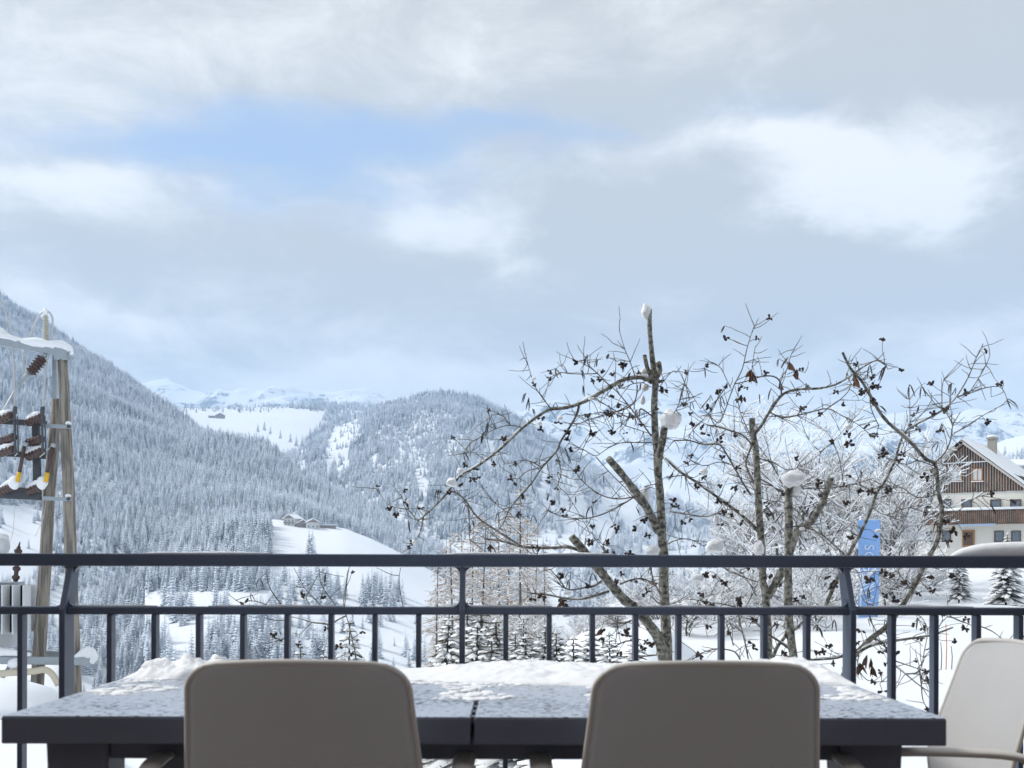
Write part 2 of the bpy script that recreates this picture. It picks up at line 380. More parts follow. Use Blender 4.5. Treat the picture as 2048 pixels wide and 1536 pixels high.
# ------------------------------------------------------------------ woods
def far_conifer(seed, tiers=15, nb=8, spread=0.17):
    rnd = random.Random(seed); mb = MB()
    mb.tube([(0, 0, -0.03), (0, 0, 0.9)], [0.012, 0.003], 4, cap=False)
    for k in range(tiers):
        t = k / (tiers - 1); z = 0.07 + 0.90 * t
        rad = spread * (1 - t) ** 0.85 * rnd.uniform(0.85, 1.1) + 0.012
        off = rnd.uniform(0, 6.28)
        for b in range(nb if t < 0.8 else 5):
            a = off + 6.283 * b / (nb if t < 0.8 else 5) + rnd.uniform(-.25, .25); rr = rad * rnd.uniform(0.65, 1.15)
            d = Vector((math.cos(a), math.sin(a), 0)); s_ = Vector((-d.y, d.x, 0)); wd = rr * 0.30 + 0.008
            dr = rr * rnd.uniform(0.35, 0.6)
            vs = [Vector((0, 0, z + 0.01)), d * rr * .55 + s_ * wd + Vector((0, 0, z - dr * .62)), d * rr * .6 + Vector((0, 0, z - dr * .3)), d * rr * .55 - s_ * wd + Vector((0, 0, z - dr * .62)), d * rr + Vector((0, 0, z - dr))]
            mb.add(vs, [(0, 1, 2), (0, 2, 3), (1, 4, 2), (2, 4, 3)])
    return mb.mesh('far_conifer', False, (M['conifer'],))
protos = []
hidden = bpy.data.collections.new('conifer_shapes')
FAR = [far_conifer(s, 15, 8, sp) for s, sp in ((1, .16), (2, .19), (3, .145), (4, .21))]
for i, me in enumerate(FAR):
    o = bpy.data.objects.new('conifer_shape_%d' % i, me); hidden.objects.link(o); protos.append(o)
gn = bpy.data.node_groups.new('scatter', 'GeometryNodeTree')
gn.interface.new_socket('Geometry', in_out='INPUT', socket_type='NodeSocketGeometry'); gn.interface.new_socket('Geometry', in_out='OUTPUT', socket_type='NodeSocketGeometry')
gi = gn.nodes.new('NodeGroupInput'); go = gn.nodes.new('NodeGroupOutput'); iop = gn.nodes.new('GeometryNodeInstanceOnPoints'); ci = gn.nodes.new('GeometryNodeCollectionInfo')
ci.inputs['Collection'].default_value = hidden; ci.inputs['Separate Children'].default_value = True; ci.inputs['Reset Children'].default_value = True
def attr(nm, ty):
    a = gn.nodes.new('GeometryNodeInputNamedAttribute'); a.data_type = ty; a.inputs['Name'].default_value = nm; return a.outputs[0]
L = gn.links.new
iop.inputs['Pick Instance'].default_value = True
L(gi.outputs[0], iop.inputs['Points']); L(ci.outputs[0], iop.inputs['Instance']); L(attr('idx', 'INT'), iop.inputs['Instance Index'])
L(attr('scl', 'FLOAT_VECTOR'), iop.inputs['Scale'])
cxyz = gn.nodes.new('ShaderNodeCombineXYZ'); L(attr('rot', 'FLOAT'), cxyz.inputs[2]); L(cxyz.outputs[0], iop.inputs['Rotation'])
L(iop.outputs[0], go.inputs[0])

def scatter(H, n, keep, h0, h1, seed, border=1.0):
    """n points spread evenly over a hillside; keep(px, py, rnd) says where trees grow."""
    rnd = random.Random(seed); rows, nx, ny, v = H['rows'], H['nx'], H['ny'], H['v']
    cells = []; cum = []; tot = 0
    for i in range(nx):
        for j in range(1, ny + 2):
            a, b, c, d = v[i*rows+j], v[(i+1)*rows+j], v[(i+1)*rows+j+1], v[i*rows+j+1]
            tot += (b - a).cross(d - a).length; cells.append((i, j)); cum.append(tot)
    import bisect
    out = []; tries = 0
    while len(out) < n and tries < n * 6:
        tries += 1
        i, j = cells[min(bisect.bisect(cum, rnd.random() * tot), len(cells) - 1)]
        a, b, c, d = v[i*rows+j], v[(i+1)*rows+j], v[(i+1)*rows+j+1], v[i*rows+j+1]
        s_, t_ = rnd.random(), rnd.random()
        p = a.lerp(b, s_).lerp(d.lerp(c, s_), t_)
        px = CX + p.x / p.y * FPX; py = HY - (p.z - EYE) / p.y * FPX
        if px < -60 or px > 2110 or not keep(px, py, rnd): continue
        h = rnd.uniform(h0, h1) * (0.5 if rnd.random() < 0.18 else 1.25 if rnd.random() < .06 else 1.0) * (1 + .35 * mnoise.noise(p * .008))
        out.append((p, h, rnd.uniform(0.85, 1.15), rnd.uniform(0, 6.28), rnd.randrange(4)))
    return out
def forest(name, pts, label):
    me = bpy.data.meshes.new(name); me.from_pydata([tuple(p[0]) for p in pts], [], [])
    a = me.attributes.new('scl', 'FLOAT_VECTOR', 'POINT'); a.data.foreach_set('vector', [c for p in pts for c in (p[1] * p[2], p[1] * p[2], p[1])])
    a = me.attributes.new('rot', 'FLOAT', 'POINT'); a.data.foreach_set('value', [p[3] for p in pts])
    a = me.attributes.new('idx', 'INT', 'POINT'); a.data.foreach_set('value', [p[4] for p in pts])
    o = link(name, me); md = o.modifiers.new('scatter', 'NODES'); md.node_group = gn
    return meta(o, label, 'forest', kind='stuff')
clr1 = [(-80, 1015), (60, 1012), (100, 1030), (95, 1110), (60, 1170), (-80, 1180)]
clr1b = [(395, 1195), (470, 1180), (560, 1195), (600, 1225), (470, 1235), (430, 1300), (380, 1270)]
def k1(px, py, r):
    if inside(clr1, px, py): return r.random() < 0.05
    if inside(clr1b, px, py): return r.random() < 0.1
    n_ = mnoise.noise(Vector((px * .012, py * .012, 1.3)))
    return not (n_ < -0.28 and py > 1180 and r.random() < 0.8)
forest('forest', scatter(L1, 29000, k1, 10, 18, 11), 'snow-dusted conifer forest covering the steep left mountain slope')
c2 = [[(672, 845), (712, 828), (722, 860), (700, 895), (668, 930), (655, 960), (650, 900)], [(1108, 945), (1135, 935), (1165, 990), (1190, 1060), (1180, 1120), (1120, 1120), (1125, 1030)],
      [(1040, 1080), (1110, 1060), (1150, 1130), (1020, 1150)], [(670, 925), (690, 900), (700, 930), (676, 965)], [(740, 900), (752, 895), (756, 960), (745, 950)], [(795, 880), (806, 885), (808, 915), (798, 920)], [(870, 1085), (935, 1085), (950, 1120), (880, 1130)]]
def k2(px, py, r):
    for c in c2:
        if inside(c, px, py): return r.random() < 0.07
    n_ = mnoise.noise(Vector((px * .03, py * .008, 5.3)))
    if px > 1080 and py > 930: return r.random() < 0.9 - 1.6 * max(0, n_ + 0.1)
    if py > 880 and n_ > 0.34: return r.random() < 0.25
    if px > 1400: return r.random() < 0.5
    return True
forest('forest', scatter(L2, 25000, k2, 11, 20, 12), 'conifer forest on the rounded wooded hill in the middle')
mead = [(150, 818), (378, 824), (470, 824), (545, 823), (572, 817), (600, 820), (650, 827), (640, 850), (600, 900), (560, 960), (300, 980)]
def k3(px, py, r):
    if inside(mead, px, py): return False
    if px < 570: return py < 824 and r.random() < 0.3
    return True
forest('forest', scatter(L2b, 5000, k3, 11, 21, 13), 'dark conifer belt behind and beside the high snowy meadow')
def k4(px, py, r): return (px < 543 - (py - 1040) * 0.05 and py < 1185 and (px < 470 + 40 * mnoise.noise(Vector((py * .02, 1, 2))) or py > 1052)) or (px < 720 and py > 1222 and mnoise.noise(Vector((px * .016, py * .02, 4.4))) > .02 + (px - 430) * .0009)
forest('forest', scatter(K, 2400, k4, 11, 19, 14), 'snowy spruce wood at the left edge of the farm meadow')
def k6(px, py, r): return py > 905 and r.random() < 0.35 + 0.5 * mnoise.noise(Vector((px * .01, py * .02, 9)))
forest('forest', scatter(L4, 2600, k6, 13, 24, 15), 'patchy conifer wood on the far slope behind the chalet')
def hill_point(H, px, py):
    best = None
    for p in H['v']:
        q = (CX + p.x / p.y * FPX - px) ** 2 + 3 * (HY - (p.z - EYE) / p.y * FPX - py) ** 2
        if p.y < 1300 and (best is None or q < best[0]): best = (q, p)
    y = best[1].y
    return Vector(((px - CX) / FPX * y, y, best[1].z))
def lone(px, py, h, H, label, group, rnd):
    o = link('conifer_tree', FAR[rnd.randrange(4)], loc=hill_point(H, px, py) + Vector((0, 0, -0.3)))
    s_ = h * rnd.uniform(.9, 1.1); o.scale = (s_ * 1.05, s_ * 1.05, h); o.rotation_euler.z = rnd.uniform(0, 6.28)
    meta(o, label, 'tree', group)
rnd = random.Random(5)
for px, py, h in ((578, 1112, 24), (564, 1110, 15), (556, 1112, 11), (599, 1112, 16), (603, 1112, 19), (618, 1112, 19), (624, 1113, 22)):
    lone(px, py, h, K, 'snowy conifer standing alone on the meadow below the distant farmhouses', 'lone conifers on the farm meadow', rnd)
for k in range(60):
    px = rnd.uniform(722, 808); py = rnd.uniform(1186, 1218) + abs(px - 765) * .12
    lone(px, py, rnd.uniform(13, 20), K, 'conifer in the dense square clump on the lower meadow', 'conifers of the square clump', rnd)
for k in range(56):
    px = rnd.uniform(536, 690); py = rnd.uniform(1172, 1216)
    if 590 < px < 600: continue
    lone(px, py, rnd.uniform(13, 24), K, 'conifer in the loose row seen between the two upper rails', 'conifers of the loose row', rnd)
for k in range(70):
    px = rnd.uniform(470, 850); py = rnd.uniform(1240, 1345)
    lone(px, py, rnd.uniform(6, 16), K, 'small scattered conifer low on the snowy meadow behind the balusters', 'scattered small conifers', rnd)
for px, py, h in ((372, 826, 20), (392, 827, 22), (430, 826, 24), (445, 826, 20), (478, 826, 26), (500, 826, 20), (520, 826, 26), (536, 825, 24), (515, 865, 22), (528, 862, 24), (540, 870, 24), (580, 885, 26), (592, 893, 28), (604, 895, 30), (560, 878, 24), (620, 880, 30)):
    o = link('conifer_tree', FAR[rnd.randrange(4)], loc=P(px, py, 2900 if py < 840 else 2350)); o.scale = (h * 1.1,) * 2 + (h,)
    meta(o, 'conifer standing at the edge of the high bright meadow', 'tree', 'conifers edging the high meadow')

# ------------------------------------------------------------------ terrace and the house wall behind the camera
o = boxo('terrace_floor', (-6, -0.6, -0.12), (6, 3.45, 0), M['deck']); meta(o, kind='structure')
o = boxo('terrace_slab', (-6, -0.6, -1.9), (6, 3.40, -0.124), M['stone']); meta(o, kind='structure')
hw = empty('building_wall', (0, -0.35, 0)); meta(hw, 'timber house wall with a wide window behind the terrace', 'wall')
for nm, a, b in (('wall_panel', (-7, -0.3, -1.9), (-1.3, 0, 5.2)), ('wall_panel', (1.3, -0.3, -1.9), (7, 0, 5.2)), ('wall_panel', (-1.3, -0.3, 2.3), (1.3, 0, 5.2)), ('wall_panel', (-1.3, -0.3, -1.9), (1.3, 0, 0.35)), ('room_back', (-1.4, -2.6, 0), (1.4, -2.5, 2.6))):
    boxo(nm, a, b, M['dark_wood'], hw)
# ------------------------------------------------------------------ chalet on the right
ch = empty('chalet', (42.9, 100.0, EYE + 0.9), math.atan2(-0.6, 0.8)); ch.rotation_euler.z = math.atan2(-0.6, 0.8)
meta(ch, 'white chalet with brown boarded gable, balcony and snowy roof', 'house')
def hu(px):
    k = (px - CX) / FPX; return (k * 100 - 42.9) / (0.8 + 0.6 * k)
def hz(py, u): return (HY - py) / FPX * (100 - 0.6 * u) - 0.9
PK = hz(881, 0) - 0.25; SL = 4.35 / 5.25; XL, XR, DEP = -4.95, 6.6, 13.0; zb = hz(981, 0)
wl = MB(); wl.box((XL, 0, -2.5), (XR, DEP, zb)).obj('wall', M['white_wall'], ch, sm=False)
g_ = MB(); zl, zr = PK + SL * XL, PK - SL * XR
g_.add([(XL, -.06, zb + .003), (XR, -.06, zb + .003), (XR, -.06, max(zr, zb + .02)), (0, -.06, PK), (XL, -.06, max(zl, zb + .02)), (XL, DEP, zb + .003), (XR, DEP, zb + .003), (XR, DEP, max(zr, zb + .02)), (0, DEP, PK), (XL, DEP, max(zl, zb + .02))], [(0,1,2,3,4), (9,8,7,6,5), (0,4,9,5), (1,6,7,2), (4,3,8,9), (3,2,7,8), (0,5,6,1)])
gb = g_.obj('gable', M['wood_gap'], ch, sm=False)
x = XL + .05; bo = MB(); bt = MB(); rnd = random.Random(3)
while x < XR - .1:
    top = PK - SL * abs(x + .1) - .12
    if top > zb + .1:
        bo.box((x, -.10, zb - .06 - rnd.uniform(0, .05)), (x + .17, -.064, top))
        bt.box((x + .18, -.13, zb - .02), (x + .225, -.104, top))
    x += .235
bo.obj('boards', M['dark_wood'], gb, sm=False)['kind'] = 'stuff'; bt.obj('battens', M['batten'], gb, sm=False)['kind'] = 'stuff'
for s_, wdt in ((-1, 5.6), (1, 7.2)):
    def rp(d, y, lift): return (s_ * d, y, PK - SL * d + lift)
    r_ = MB(); r_.add([rp(0, -.9, .06), rp(wdt, -.9, .06), rp(wdt, DEP + .6, .06), rp(0, DEP + .6, .06), rp(0, -.9, .26), rp(wdt, -.9, .26), rp(wdt, DEP + .6, .26), rp(0, DEP + .6, .26)], [(0,3,2,1), (4,5,6,7), (0,1,5,4), (1,2,6,5), (2,3,7,6), (3,0,4,7)])
    rf = r_.obj('roof', M['batten'], ch, sm=False)
    r2 = MB(); n1, n2 = 14, 14
    for i in range(n1 + 1):
        for j in range(n2 + 1):
            d = wdt * i / n1 + (0.0 if i < n1 else .08); y = -.95 + (DEP + 1.5) * j / n2
            e = min(i, n1 - i + .0, 1) * min(j, n2 - j, 1)
            r2.v.append(rp(d, y, .27 + (.42 + .10 * mnoise.noise(Vector((d, y, s_)))) * (1 if 0 < j < n2 and i < n1 else .25)))
    for i in range(n1):
        for j in range(n2):
            q = i * (n2 + 1) + j; r2.f.append((q, q + n2 + 1, q + n2 + 2, q + 1))
    r2.obj('roof_snow', M['snow'], rf)
    MB().box((0, 0, 0), (1, .06, .26), Matrix(((s_ * wdt, 0, 0, 0), (0, 1, 0, -.97), (-SL * wdt, 0, 1, PK + .03), (0, 0, 0, 1)))).obj('verge_board', M['batten'], ch, sm=False)
uc = hu(1990); chm = boxo('chimney', (uc - 2.3, 7.2, PK - 2.9), (uc - 1.55, 7.95, PK + 1.15), M['stone'], ch)
boxo('chimney_cap', (uc - 2.42, 7.08, PK + 1.16), (uc - 1.43, 8.07, PK + 1.28), M['stone'], chm); MB().blob((uc - 1.92, 7.58, PK + 1.42), (.5, .5, .18), 3).obj('snow_cap', M['snow'], chm)
boxo('roof_rail', (-2.35, -.2, hz(924, 0)), (2.6, -.14, hz(922, 0)), M['snow'], ch)
def window(px, py0, py1, wpx, fm, yoff=0.0, shade=None):
    u = hu(px); hw_ = wpx * .0475 / 2 / .96; z0, z1 = hz(py1, u), hz(py0, u)
    f = MB(); t = .10
    f.box((u - hw_, yoff - .08, z0), (u - hw_ + t, yoff - .003, z1)); f.box((u + hw_ - t, yoff - .08, z0), (u + hw_, yoff - .003, z1)); f.box((u - hw_ + t, yoff - .08, z1 - t), (u + hw_ - t, yoff - .003, z1)); f.box((u - hw_ + t, yoff - .08, z0), (u + hw_ - t, yoff - .003, z0 + t))
    wn_ = f.obj('window', fm, ch, sm=False)
    boxo('pane', (u - hw_ + t, yoff - .035, z0 + t), (u + hw_ - t, yoff - .004, z1 - t), M['curtain'] if shade else M['glass'], wn_)
    boxo('sill', (u - hw_ - .08, yoff - .17, z0 - .07), (u + hw_ + .08, yoff - .004, z0 - .003), M['snow'], wn_)
    if shade:
        boxo('mullion', (u - .03, yoff - .07, z0 + t), (u + .03, yoff - .036, z1 - t), fm, wn_)
for px in (1914, 1955): window(px, 934, 960, 19, M['orange_wood'], -.10, True)
for px in (1852, 1892, 1933, 1991, 2031, 2068): window(px, 996, 1014, 19, M['brown_frame'])
for px in (1855, 1893, 1998, 2032): window(px, 1059, 1082, 17, M['brown_frame'])
u = hu(1937); d_ = boxo('door', (u - .55, -.10, hz(1092, u)), (u + .55, -.003, hz(1058, u)), M['orange_wood'], ch)
boxo('door_panel', (u - .4, -.13, hz(1088, u)), (u + .4, -.104, hz(1062, u)), M['brown_frame'], d_)
z0, z1 = hz(1044, 0), hz(1020, 0)
bal = boxo('balcony', (XL + .02, -1.25, z0 - .14), (XR, -.003, z0 - .01), M['dark_wood'], ch)
pk = MB(); x = XL + .05
while x < XR:
    pk.box((x, -1.25, z0), (x + .14, -1.19, z1 - .06)); x += .175
pk.obj('balusters', M['dark_wood'], bal, sm=False)['kind'] = 'stuff'
boxo('handrail', (XL, -1.29, z1 - .057), (XR, -1.14, z1 + .02), M['dark_wood'], bal)
MB().tube([(XL, -1.2, z1 + .08), (0, -1.2, z1 + .13), (XR, -1.2, z1 + .10)], [.13, .16, .13], 8).obj('snow_cap', M['snow'], bal)
aw = boxo('awning', (hu(1926), -1.9, hz(1049, 0)), (hu(2000), -1.26, hz(1047, 0)), M['galv'], ch)
st = MB()
for k in range(16):
    x = lerp(hu(1926), hu(2000), k / 16); st.box((x, -1.93, hz(1049, 0) - .12), (x + .12, -1.905, hz(1049, 0) + .02))
st.obj('awning_trim', M['blue'], aw, sm=False)['kind'] = 'stuff'
# lower building joined on at the right, behind the chimney
bd = empty('outbuilding', P(2052, 1000, 118)); meta(bd, 'dark boarded building with snow roof behind the chalet chimney', 'house')
boxo('wall', (-3.2, 0, -6), (8, 7, 3.6), M['dark_wood'], bd); boxo('roof', (-3.9, -.8, 3.61), (8.5, 7.6, 3.9), M['batten'], bd)
q = MB()
for i in range(13):
    for j in range(9): q.v.append((lerp(-4.0, 8.6, i / 12), lerp(-.9, 7.7, j / 8), 3.92 + (.65 if 0 < i < 12 and 0 < j < 8 else .1) + .12 * mnoise.noise(Vector((i * .6, j * .6, 2))) + .8 * j / 8))
for i in range(12):
    for j in range(8): k = i * 9 + j; q.f.append((k, k + 9, k + 10, k + 1))
q.obj('roof_snow', M['snow'], bd)

# ------------------------------------------------------------------ distant farm on the knoll, hut on the high meadow
def far_house(name, px, py, y, wm, hm, dm, label, wallm, rot=0.0, flat=False, loc=None):
    h = empty(name, loc if loc is not None else P(px, py, y), R(rot)); meta(h, label, 'house')
    boxo('wall', (-wm / 2, 0, -2), (wm / 2, dm, hm), wallm, h); rg = 0.0 if flat else wm * .26; ov = 1.0
    g_ = MB(); g_.add([(-wm / 2, 0, hm + .01), (wm / 2, 0, hm + .01), (0, 0, hm + rg + .02), (-wm / 2, dm, hm + .01), (wm / 2, dm, hm + .01), (0, dm, hm + rg + .02)], [(0, 1, 2), (5, 4, 3), (0, 2, 5, 3), (1, 4, 5, 2), (0, 3, 4, 1)]); g_.obj('gable', M['far_wall'], h, sm=False)
    for s_ in (-1, 1):
        r_ = MB(); e = wm / 2 + ov; sl = rg / (wm / 2)
        def q_(d, yy, l): return (s_ * d, yy, hm + rg - sl * d + l)
        r_.add([q_(0, -ov, .05), q_(e, -ov, .05), q_(e, dm + ov, .05), q_(0, dm + ov, .05), q_(0, -ov, .75), q_(e, -ov, .7), q_(e, dm + ov, .7), q_(0, dm + ov, .75)], [(0,3,2,1), (4,5,6,7), (0,1,5,4), (1,2,6,5), (2,3,7,6), (3,0,4,7)])
        r_.obj('snowy_roof', M['snow'], h, sm=False)
    n = max(2, int(wm / 3.2))
    for fl in range(max(1, int(hm / 2.9))):
        for k in range(n):
            x = -wm / 2 + wm * (k + .5) / n; z = 1.0 + 2.8 * fl
            if z + 1.3 < hm: boxo('window', (x - .6, -.09, z), (x + .6, -.004, z + 1.3), M['glass'], h)
        if fl: boxo('balcony', (-wm / 2, -.9, 2.8 * fl - .3), (wm / 2, -.1, 2.8 * fl + .5), M['far_wall'], h)
kp = lambda px, py: hill_point(K, px, py)
far_house('farmhouse', 0, 0, 0, 12, 6.4, 9.5, 'largest of the distant farmhouses at the left end of the meadow row', M['far_pale'], -28, loc=kp(578, 1054))
far_house('farmhouse', 0, 0, 0, 10.5, 3.6, 8, 'low middle farm building beside the largest distant farmhouse', M['far_wall'], 18, loc=kp(606, 1056))
far_house('farmhouse', 0, 0, 0, 11, 5.2, 8, 'snow-roofed farmhouse right of the low farm building', M['far_pale'], 20, loc=kp(626, 1057))
far_house('farm_shed', 0, 0, 0, 14, 2.6, 6, 'long flat snow-covered shed at the right end of the farm', M['far_wall'], 8, True, loc=kp(655, 1056))
far_house('mountain_hut', 440, 836, 2700, 24, 5, 12, 'lone dark hut on the high bright meadow', M['far_wall'], 30)
far_house('mountain_hut', 424, 835.5, 2720, 20, 3, 8, 'low wing beside the lone hut on the high meadow', M['far_wall'], 10, True)

# ------------------------------------------------------------------ blue banner
bn = empty('banner_flag', on_ground(1722, 33)); meta(bn, 'tall blue banner with white lettering behind the right rail post', 'banner')
yb = 33.0; s33 = yb / FPX; ox, oz = bn.location.x, bn.location.z
def bp(px, py): q = P(px, py, yb); return (q.x - ox, 0, q.z - oz)
MB().tube([(0, .05, -.3), (0, .05, bp(0, 1030)[2])], [.035, .03], 8).obj('pole', M['white'], bn)
MB().tube([(0, .05, bp(0, 1036)[2]), (bp(1762, 0)[0], .03, bp(0, 1037)[2])], .015, 6).obj('arm', M['white'], bn)
q = MB(); nbx, nby = 6, 30
for i in range(nbx + 1):
    for j in range(nby + 1):
        a = bp(lerp(1716.5, 1761 - 5 * j / nby, i / nbx), lerp(1038, 1250, j / nby)); q.v.append((a[0], .03 * math.sin(j * .33 + i * .8) * (.3 + j / nby) + .012 * math.sin(i * 2.2), a[2]))
for i in range(nbx):
    for j in range(nby): k = i * (nby + 1) + j; q.f.append((k, k + 1, k + nby + 2, k + nby + 1))
fl = q.obj('cloth', M['blue'], bn)
so = fl.modifiers.new('thick', 'SOLIDIFY'); so.thickness = .004
def letter(ch_, px, py, hpx):
    cu = bpy.data.curves.new('letter', 'FONT'); cu.body = ch_; cu.align_x = 'CENTER'; cu.align_y = 'CENTER'; cu.size = hpx * s33 / .70; cu.extrude = .004; cu.offset = -.006
    tmp = bpy.data.objects.new('tmp', cu); COL.objects.link(tmp); bpy.context.view_layer.update()
    me = bpy.data.meshes.new_from_object(tmp.evaluated_get(bpy.context.evaluated_depsgraph_get())); bpy.data.objects.remove(tmp)
    me.materials.clear(); me.materials.append(M['faded'])
    o = link('letter', me, None, bn); a = bp(px, py); o.location = (a[0], -.055, a[2]); o.rotation_euler = (R(90), R(90), 0)
for c_, py in (('S', 1093), ('C', 1110), ('N', 1150), ('W', 1192)): letter(c_, 1736, py, 19 if c_ in 'SC' else 21)

# ------------------------------------------------------------------ pole-mounted transformer station on the left
YT = 24.0; mpp = YT / FPX
def T3(px, py, dy=0.0): return P(px, py, YT + dy)
ts = empty('transformer_station', on_ground(75, YT)); meta(ts, 'pole-mounted transformer with brown insulators on two weathered wooden poles', 'transformer')
TL = ts.location.copy()
def tl(px, py, dy=0.0): return T3(px, py, dy) - TL
def tub(name, pts, r, m_, n=10, parent=ts): return MB().tube([tl(*p) for p in pts], r, n).obj(name, m_, parent)
def beam(name, p, q, h, d, m_, parent=ts):
    a, b = tl(*p), tl(*q); ax = (b - a); ln = ax.length; ax.normalize(); dy = Vector((0, 1, 0)); up = ax.cross(dy) * -1
    up = dy.cross(ax) * -1
    Mx = Matrix(((ax.x, dy.x, up.x, a.x), (ax.y, dy.y, up.y, a.y), (ax.z, dy.z, up.z, a.z), (0, 0, 0, 1)))
    return bevel(MB().box((0, -d / 2, -h / 2), (ln, d / 2, h / 2), Mx).obj(name, m_, parent, sm=False), .006)
tub('pole', [(124, 722), (128, 800), (133, 900), (138, 1000), (141, 1110), (146, 1250), (152, 1420)], [.105, .115, .125, .13, .135, .14, .15], M['pole'], 14)
tub('pole', [(112, 800, .5), (106, 900, .5), (97, 1000, .5), (92, 1110, .5), (84, 1230, .5), (72, 1420, .5)], [.10, .125, .135, .14, .145, .15], M['pole'], 14)
beam('cross_beam', (-140, 664), (141, 710), .17, .16, M['galv']); boxo('beam_plate', tl(107, 722, -.1), tl(141, 700, .12), M['galv'], ts)
beam('steel_post', (109, 710, .3), (108, 800, .3), .09, .09, M['galv'])
rnd = random.Random(8)
def snow_roll(name, pts, rs, parent=ts): return MB().tube(catmull([tl(*p) for p in pts], 4), [r * (1 + .18 * mnoise.noise(Vector((i * .9, r * 30, 1)))) for i, r in enumerate([lerp(rs[min(int(k), len(rs) - 1)], rs[min(int(k) + 1, len(rs) - 1)], k % 1) for k in [j / 4 for j in range((len(pts) - 1) * 4 + 1)]])], 10).obj(name, M['snow'], parent)
snow_roll('snow_cap', [(-150, 650), (-60, 664), (-4, 672), (8, 676), (40, 686), (68, 688), (95, 692), (120, 694), (136, 702), (141, 712)], [.08, .10, .17, .10, .08, .13, .11, .13, .11, .05])
def insul(name, p, q, r, n, m_, parent=ts, core=.55):
    prof = [(0, r * core)]
    for k in range(n):
        t = (k + .15) / n; prof += [(t, r * core), (t + .25 / n, r), (t + .5 / n, r * .95), (t + .6 / n, r * core)]
    prof.append((1, r * core)); return MB().lathe(tl(*p), tl(*q), prof, 14).obj(name, m_, parent)
insul('pin_insulator', (90, 684), (90, 634), .07, 9, M['porc_white']); MB().blob(tl(90, 627), (.06, .06, .09), 2).obj('snow_cap', M['snow'], ts)
insul('strain_insulator', (85, 718), (60, 748), .14, 6, M['porc'], core=.7); tub('clamp', [(60, 748), (48, 758), (36, 770)], [.06, .045, .03], M['galv']); tub('clamp', [(92, 708), (85, 718)], .05, M['galv'])
tub('wire', [(36, 770), (0, 834), (-60, 900)], .02, M['wire'], 6)
for pts in ([(-60, 560), (-15, 590), (0, 606), (14, 640), (23, 690), (28, 760), (28, 824)], [(55, 690, .6), (66, 655, .3), (78, 632), (92, 624), (102, 634), (104, 652), (98, 690), (90, 750), (84, 832)], [(46, 700, .5), (46, 760, .5)], [(30, 1000), (28, 1040), (24, 1075), (14, 1092)], [(92, 1000), (86, 1040), (70, 1075)]):
    MB().tube(catmull([tl(*p) for p in pts], 4), .021 if pts[0][1] < 800 else .006, 6).obj('wire', M['wire'], ts)
# switch frame
beam('switch_beam', (-60, 842, .2), (92, 850, .2), .13, .1, M['dark_steel']); beam('switch_beam', (-60, 905, .2), (90, 915, .2), .13, .1, M['dark_steel']); beam('switch_beam', (-60, 985, .2), (80, 991, .2), .27, .12, M['dark_steel'])
beam('switch_post', (71, 838, .32), (75, 1003, .32), .15, .12, M['dark_steel'])
for (x0, y0, x1, y1) in ((-12, 847, 23, 832), (54, 848, 84, 836), (2, 886, 28, 876), (55, 888, 84, 880), (-8, 912, 27, 900), (54, 917, 85, 904), (2, 985, 31, 972), (56, 986, 88, 972)):
    ins = insul('switch_insulator', (x0, y0, .1), (x1, y1, -.25), .10, 5, M['porc'], core=.75)
    if abs(y0 - 886) > 4: MB().tube([tl(x0 + 1, y0 - 7, .1), tl((x0 + x1) / 2, (y0 + y1) / 2 - 9, -.05), tl(x1 - 1, y1 - 7, -.22)], [.06, .085, .05], 8).obj('snow_cap', M['snow'], ins)
for x, y in ((28, 968), (84, 968)): MB().blob(tl(x, y, -.25), (.13, .1, .16), x).obj('snow_cap', M['snow'], ts)
for x in (31, 86):
    beam('switch_blade', (x - 3, 828, -.3), (x - 1, 908, -.3), .05, .04, M['dark_steel']); beam('switch_blade', (x + 3, 836, -.3), (x + 5, 912, -.3), .03, .03, M['dark_steel']); tub('clamp', [(x - 2, 816, -.3), (x - 2, 830, -.3)], .05, M['dark_steel'])
for (x0, y0, x1, y1) in ((49, 893, 34, 970), (105, 895, 90, 970)):
    fz = tub('fuse_tube', [(x0, y0, -.3), (lerp(x0, x1, .72), lerp(y0, y1, .72), -.3)], .042, M['porc']); tub('band', [(lerp(x0, x1, .70), lerp(y0, y1, .70), -.3), (lerp(x0, x1, .95), lerp(y0, y1, .95), -.3)], .05, M['yellow'], parent=fz)
    tub('fuse_cap', [(x0 + 2, y0 - 6, -.3), (x0, y0 + 2, -.3)], .06, M['galv'], parent=fz); tub('fuse_clip', [(x0 - 26 if x0 > 60 else x0 - 20, y0 + 22, -.28), (x0, y0 - 2, -.3)], .015, M['wire'], 6, fz)
for y in (855, 1000):
    beam('strap', (84, y - 1, -.15), (143, y + 1, -.15), .09, .02, M['galv']); MB().blob(tl(136, y - 6, -.12), (.07, .08, .045), y).obj('snow_cap', M['snow'], ts); tub('bolt', [(136, y, -.2), (136, y, -.12)], .04, M['dark_steel'])
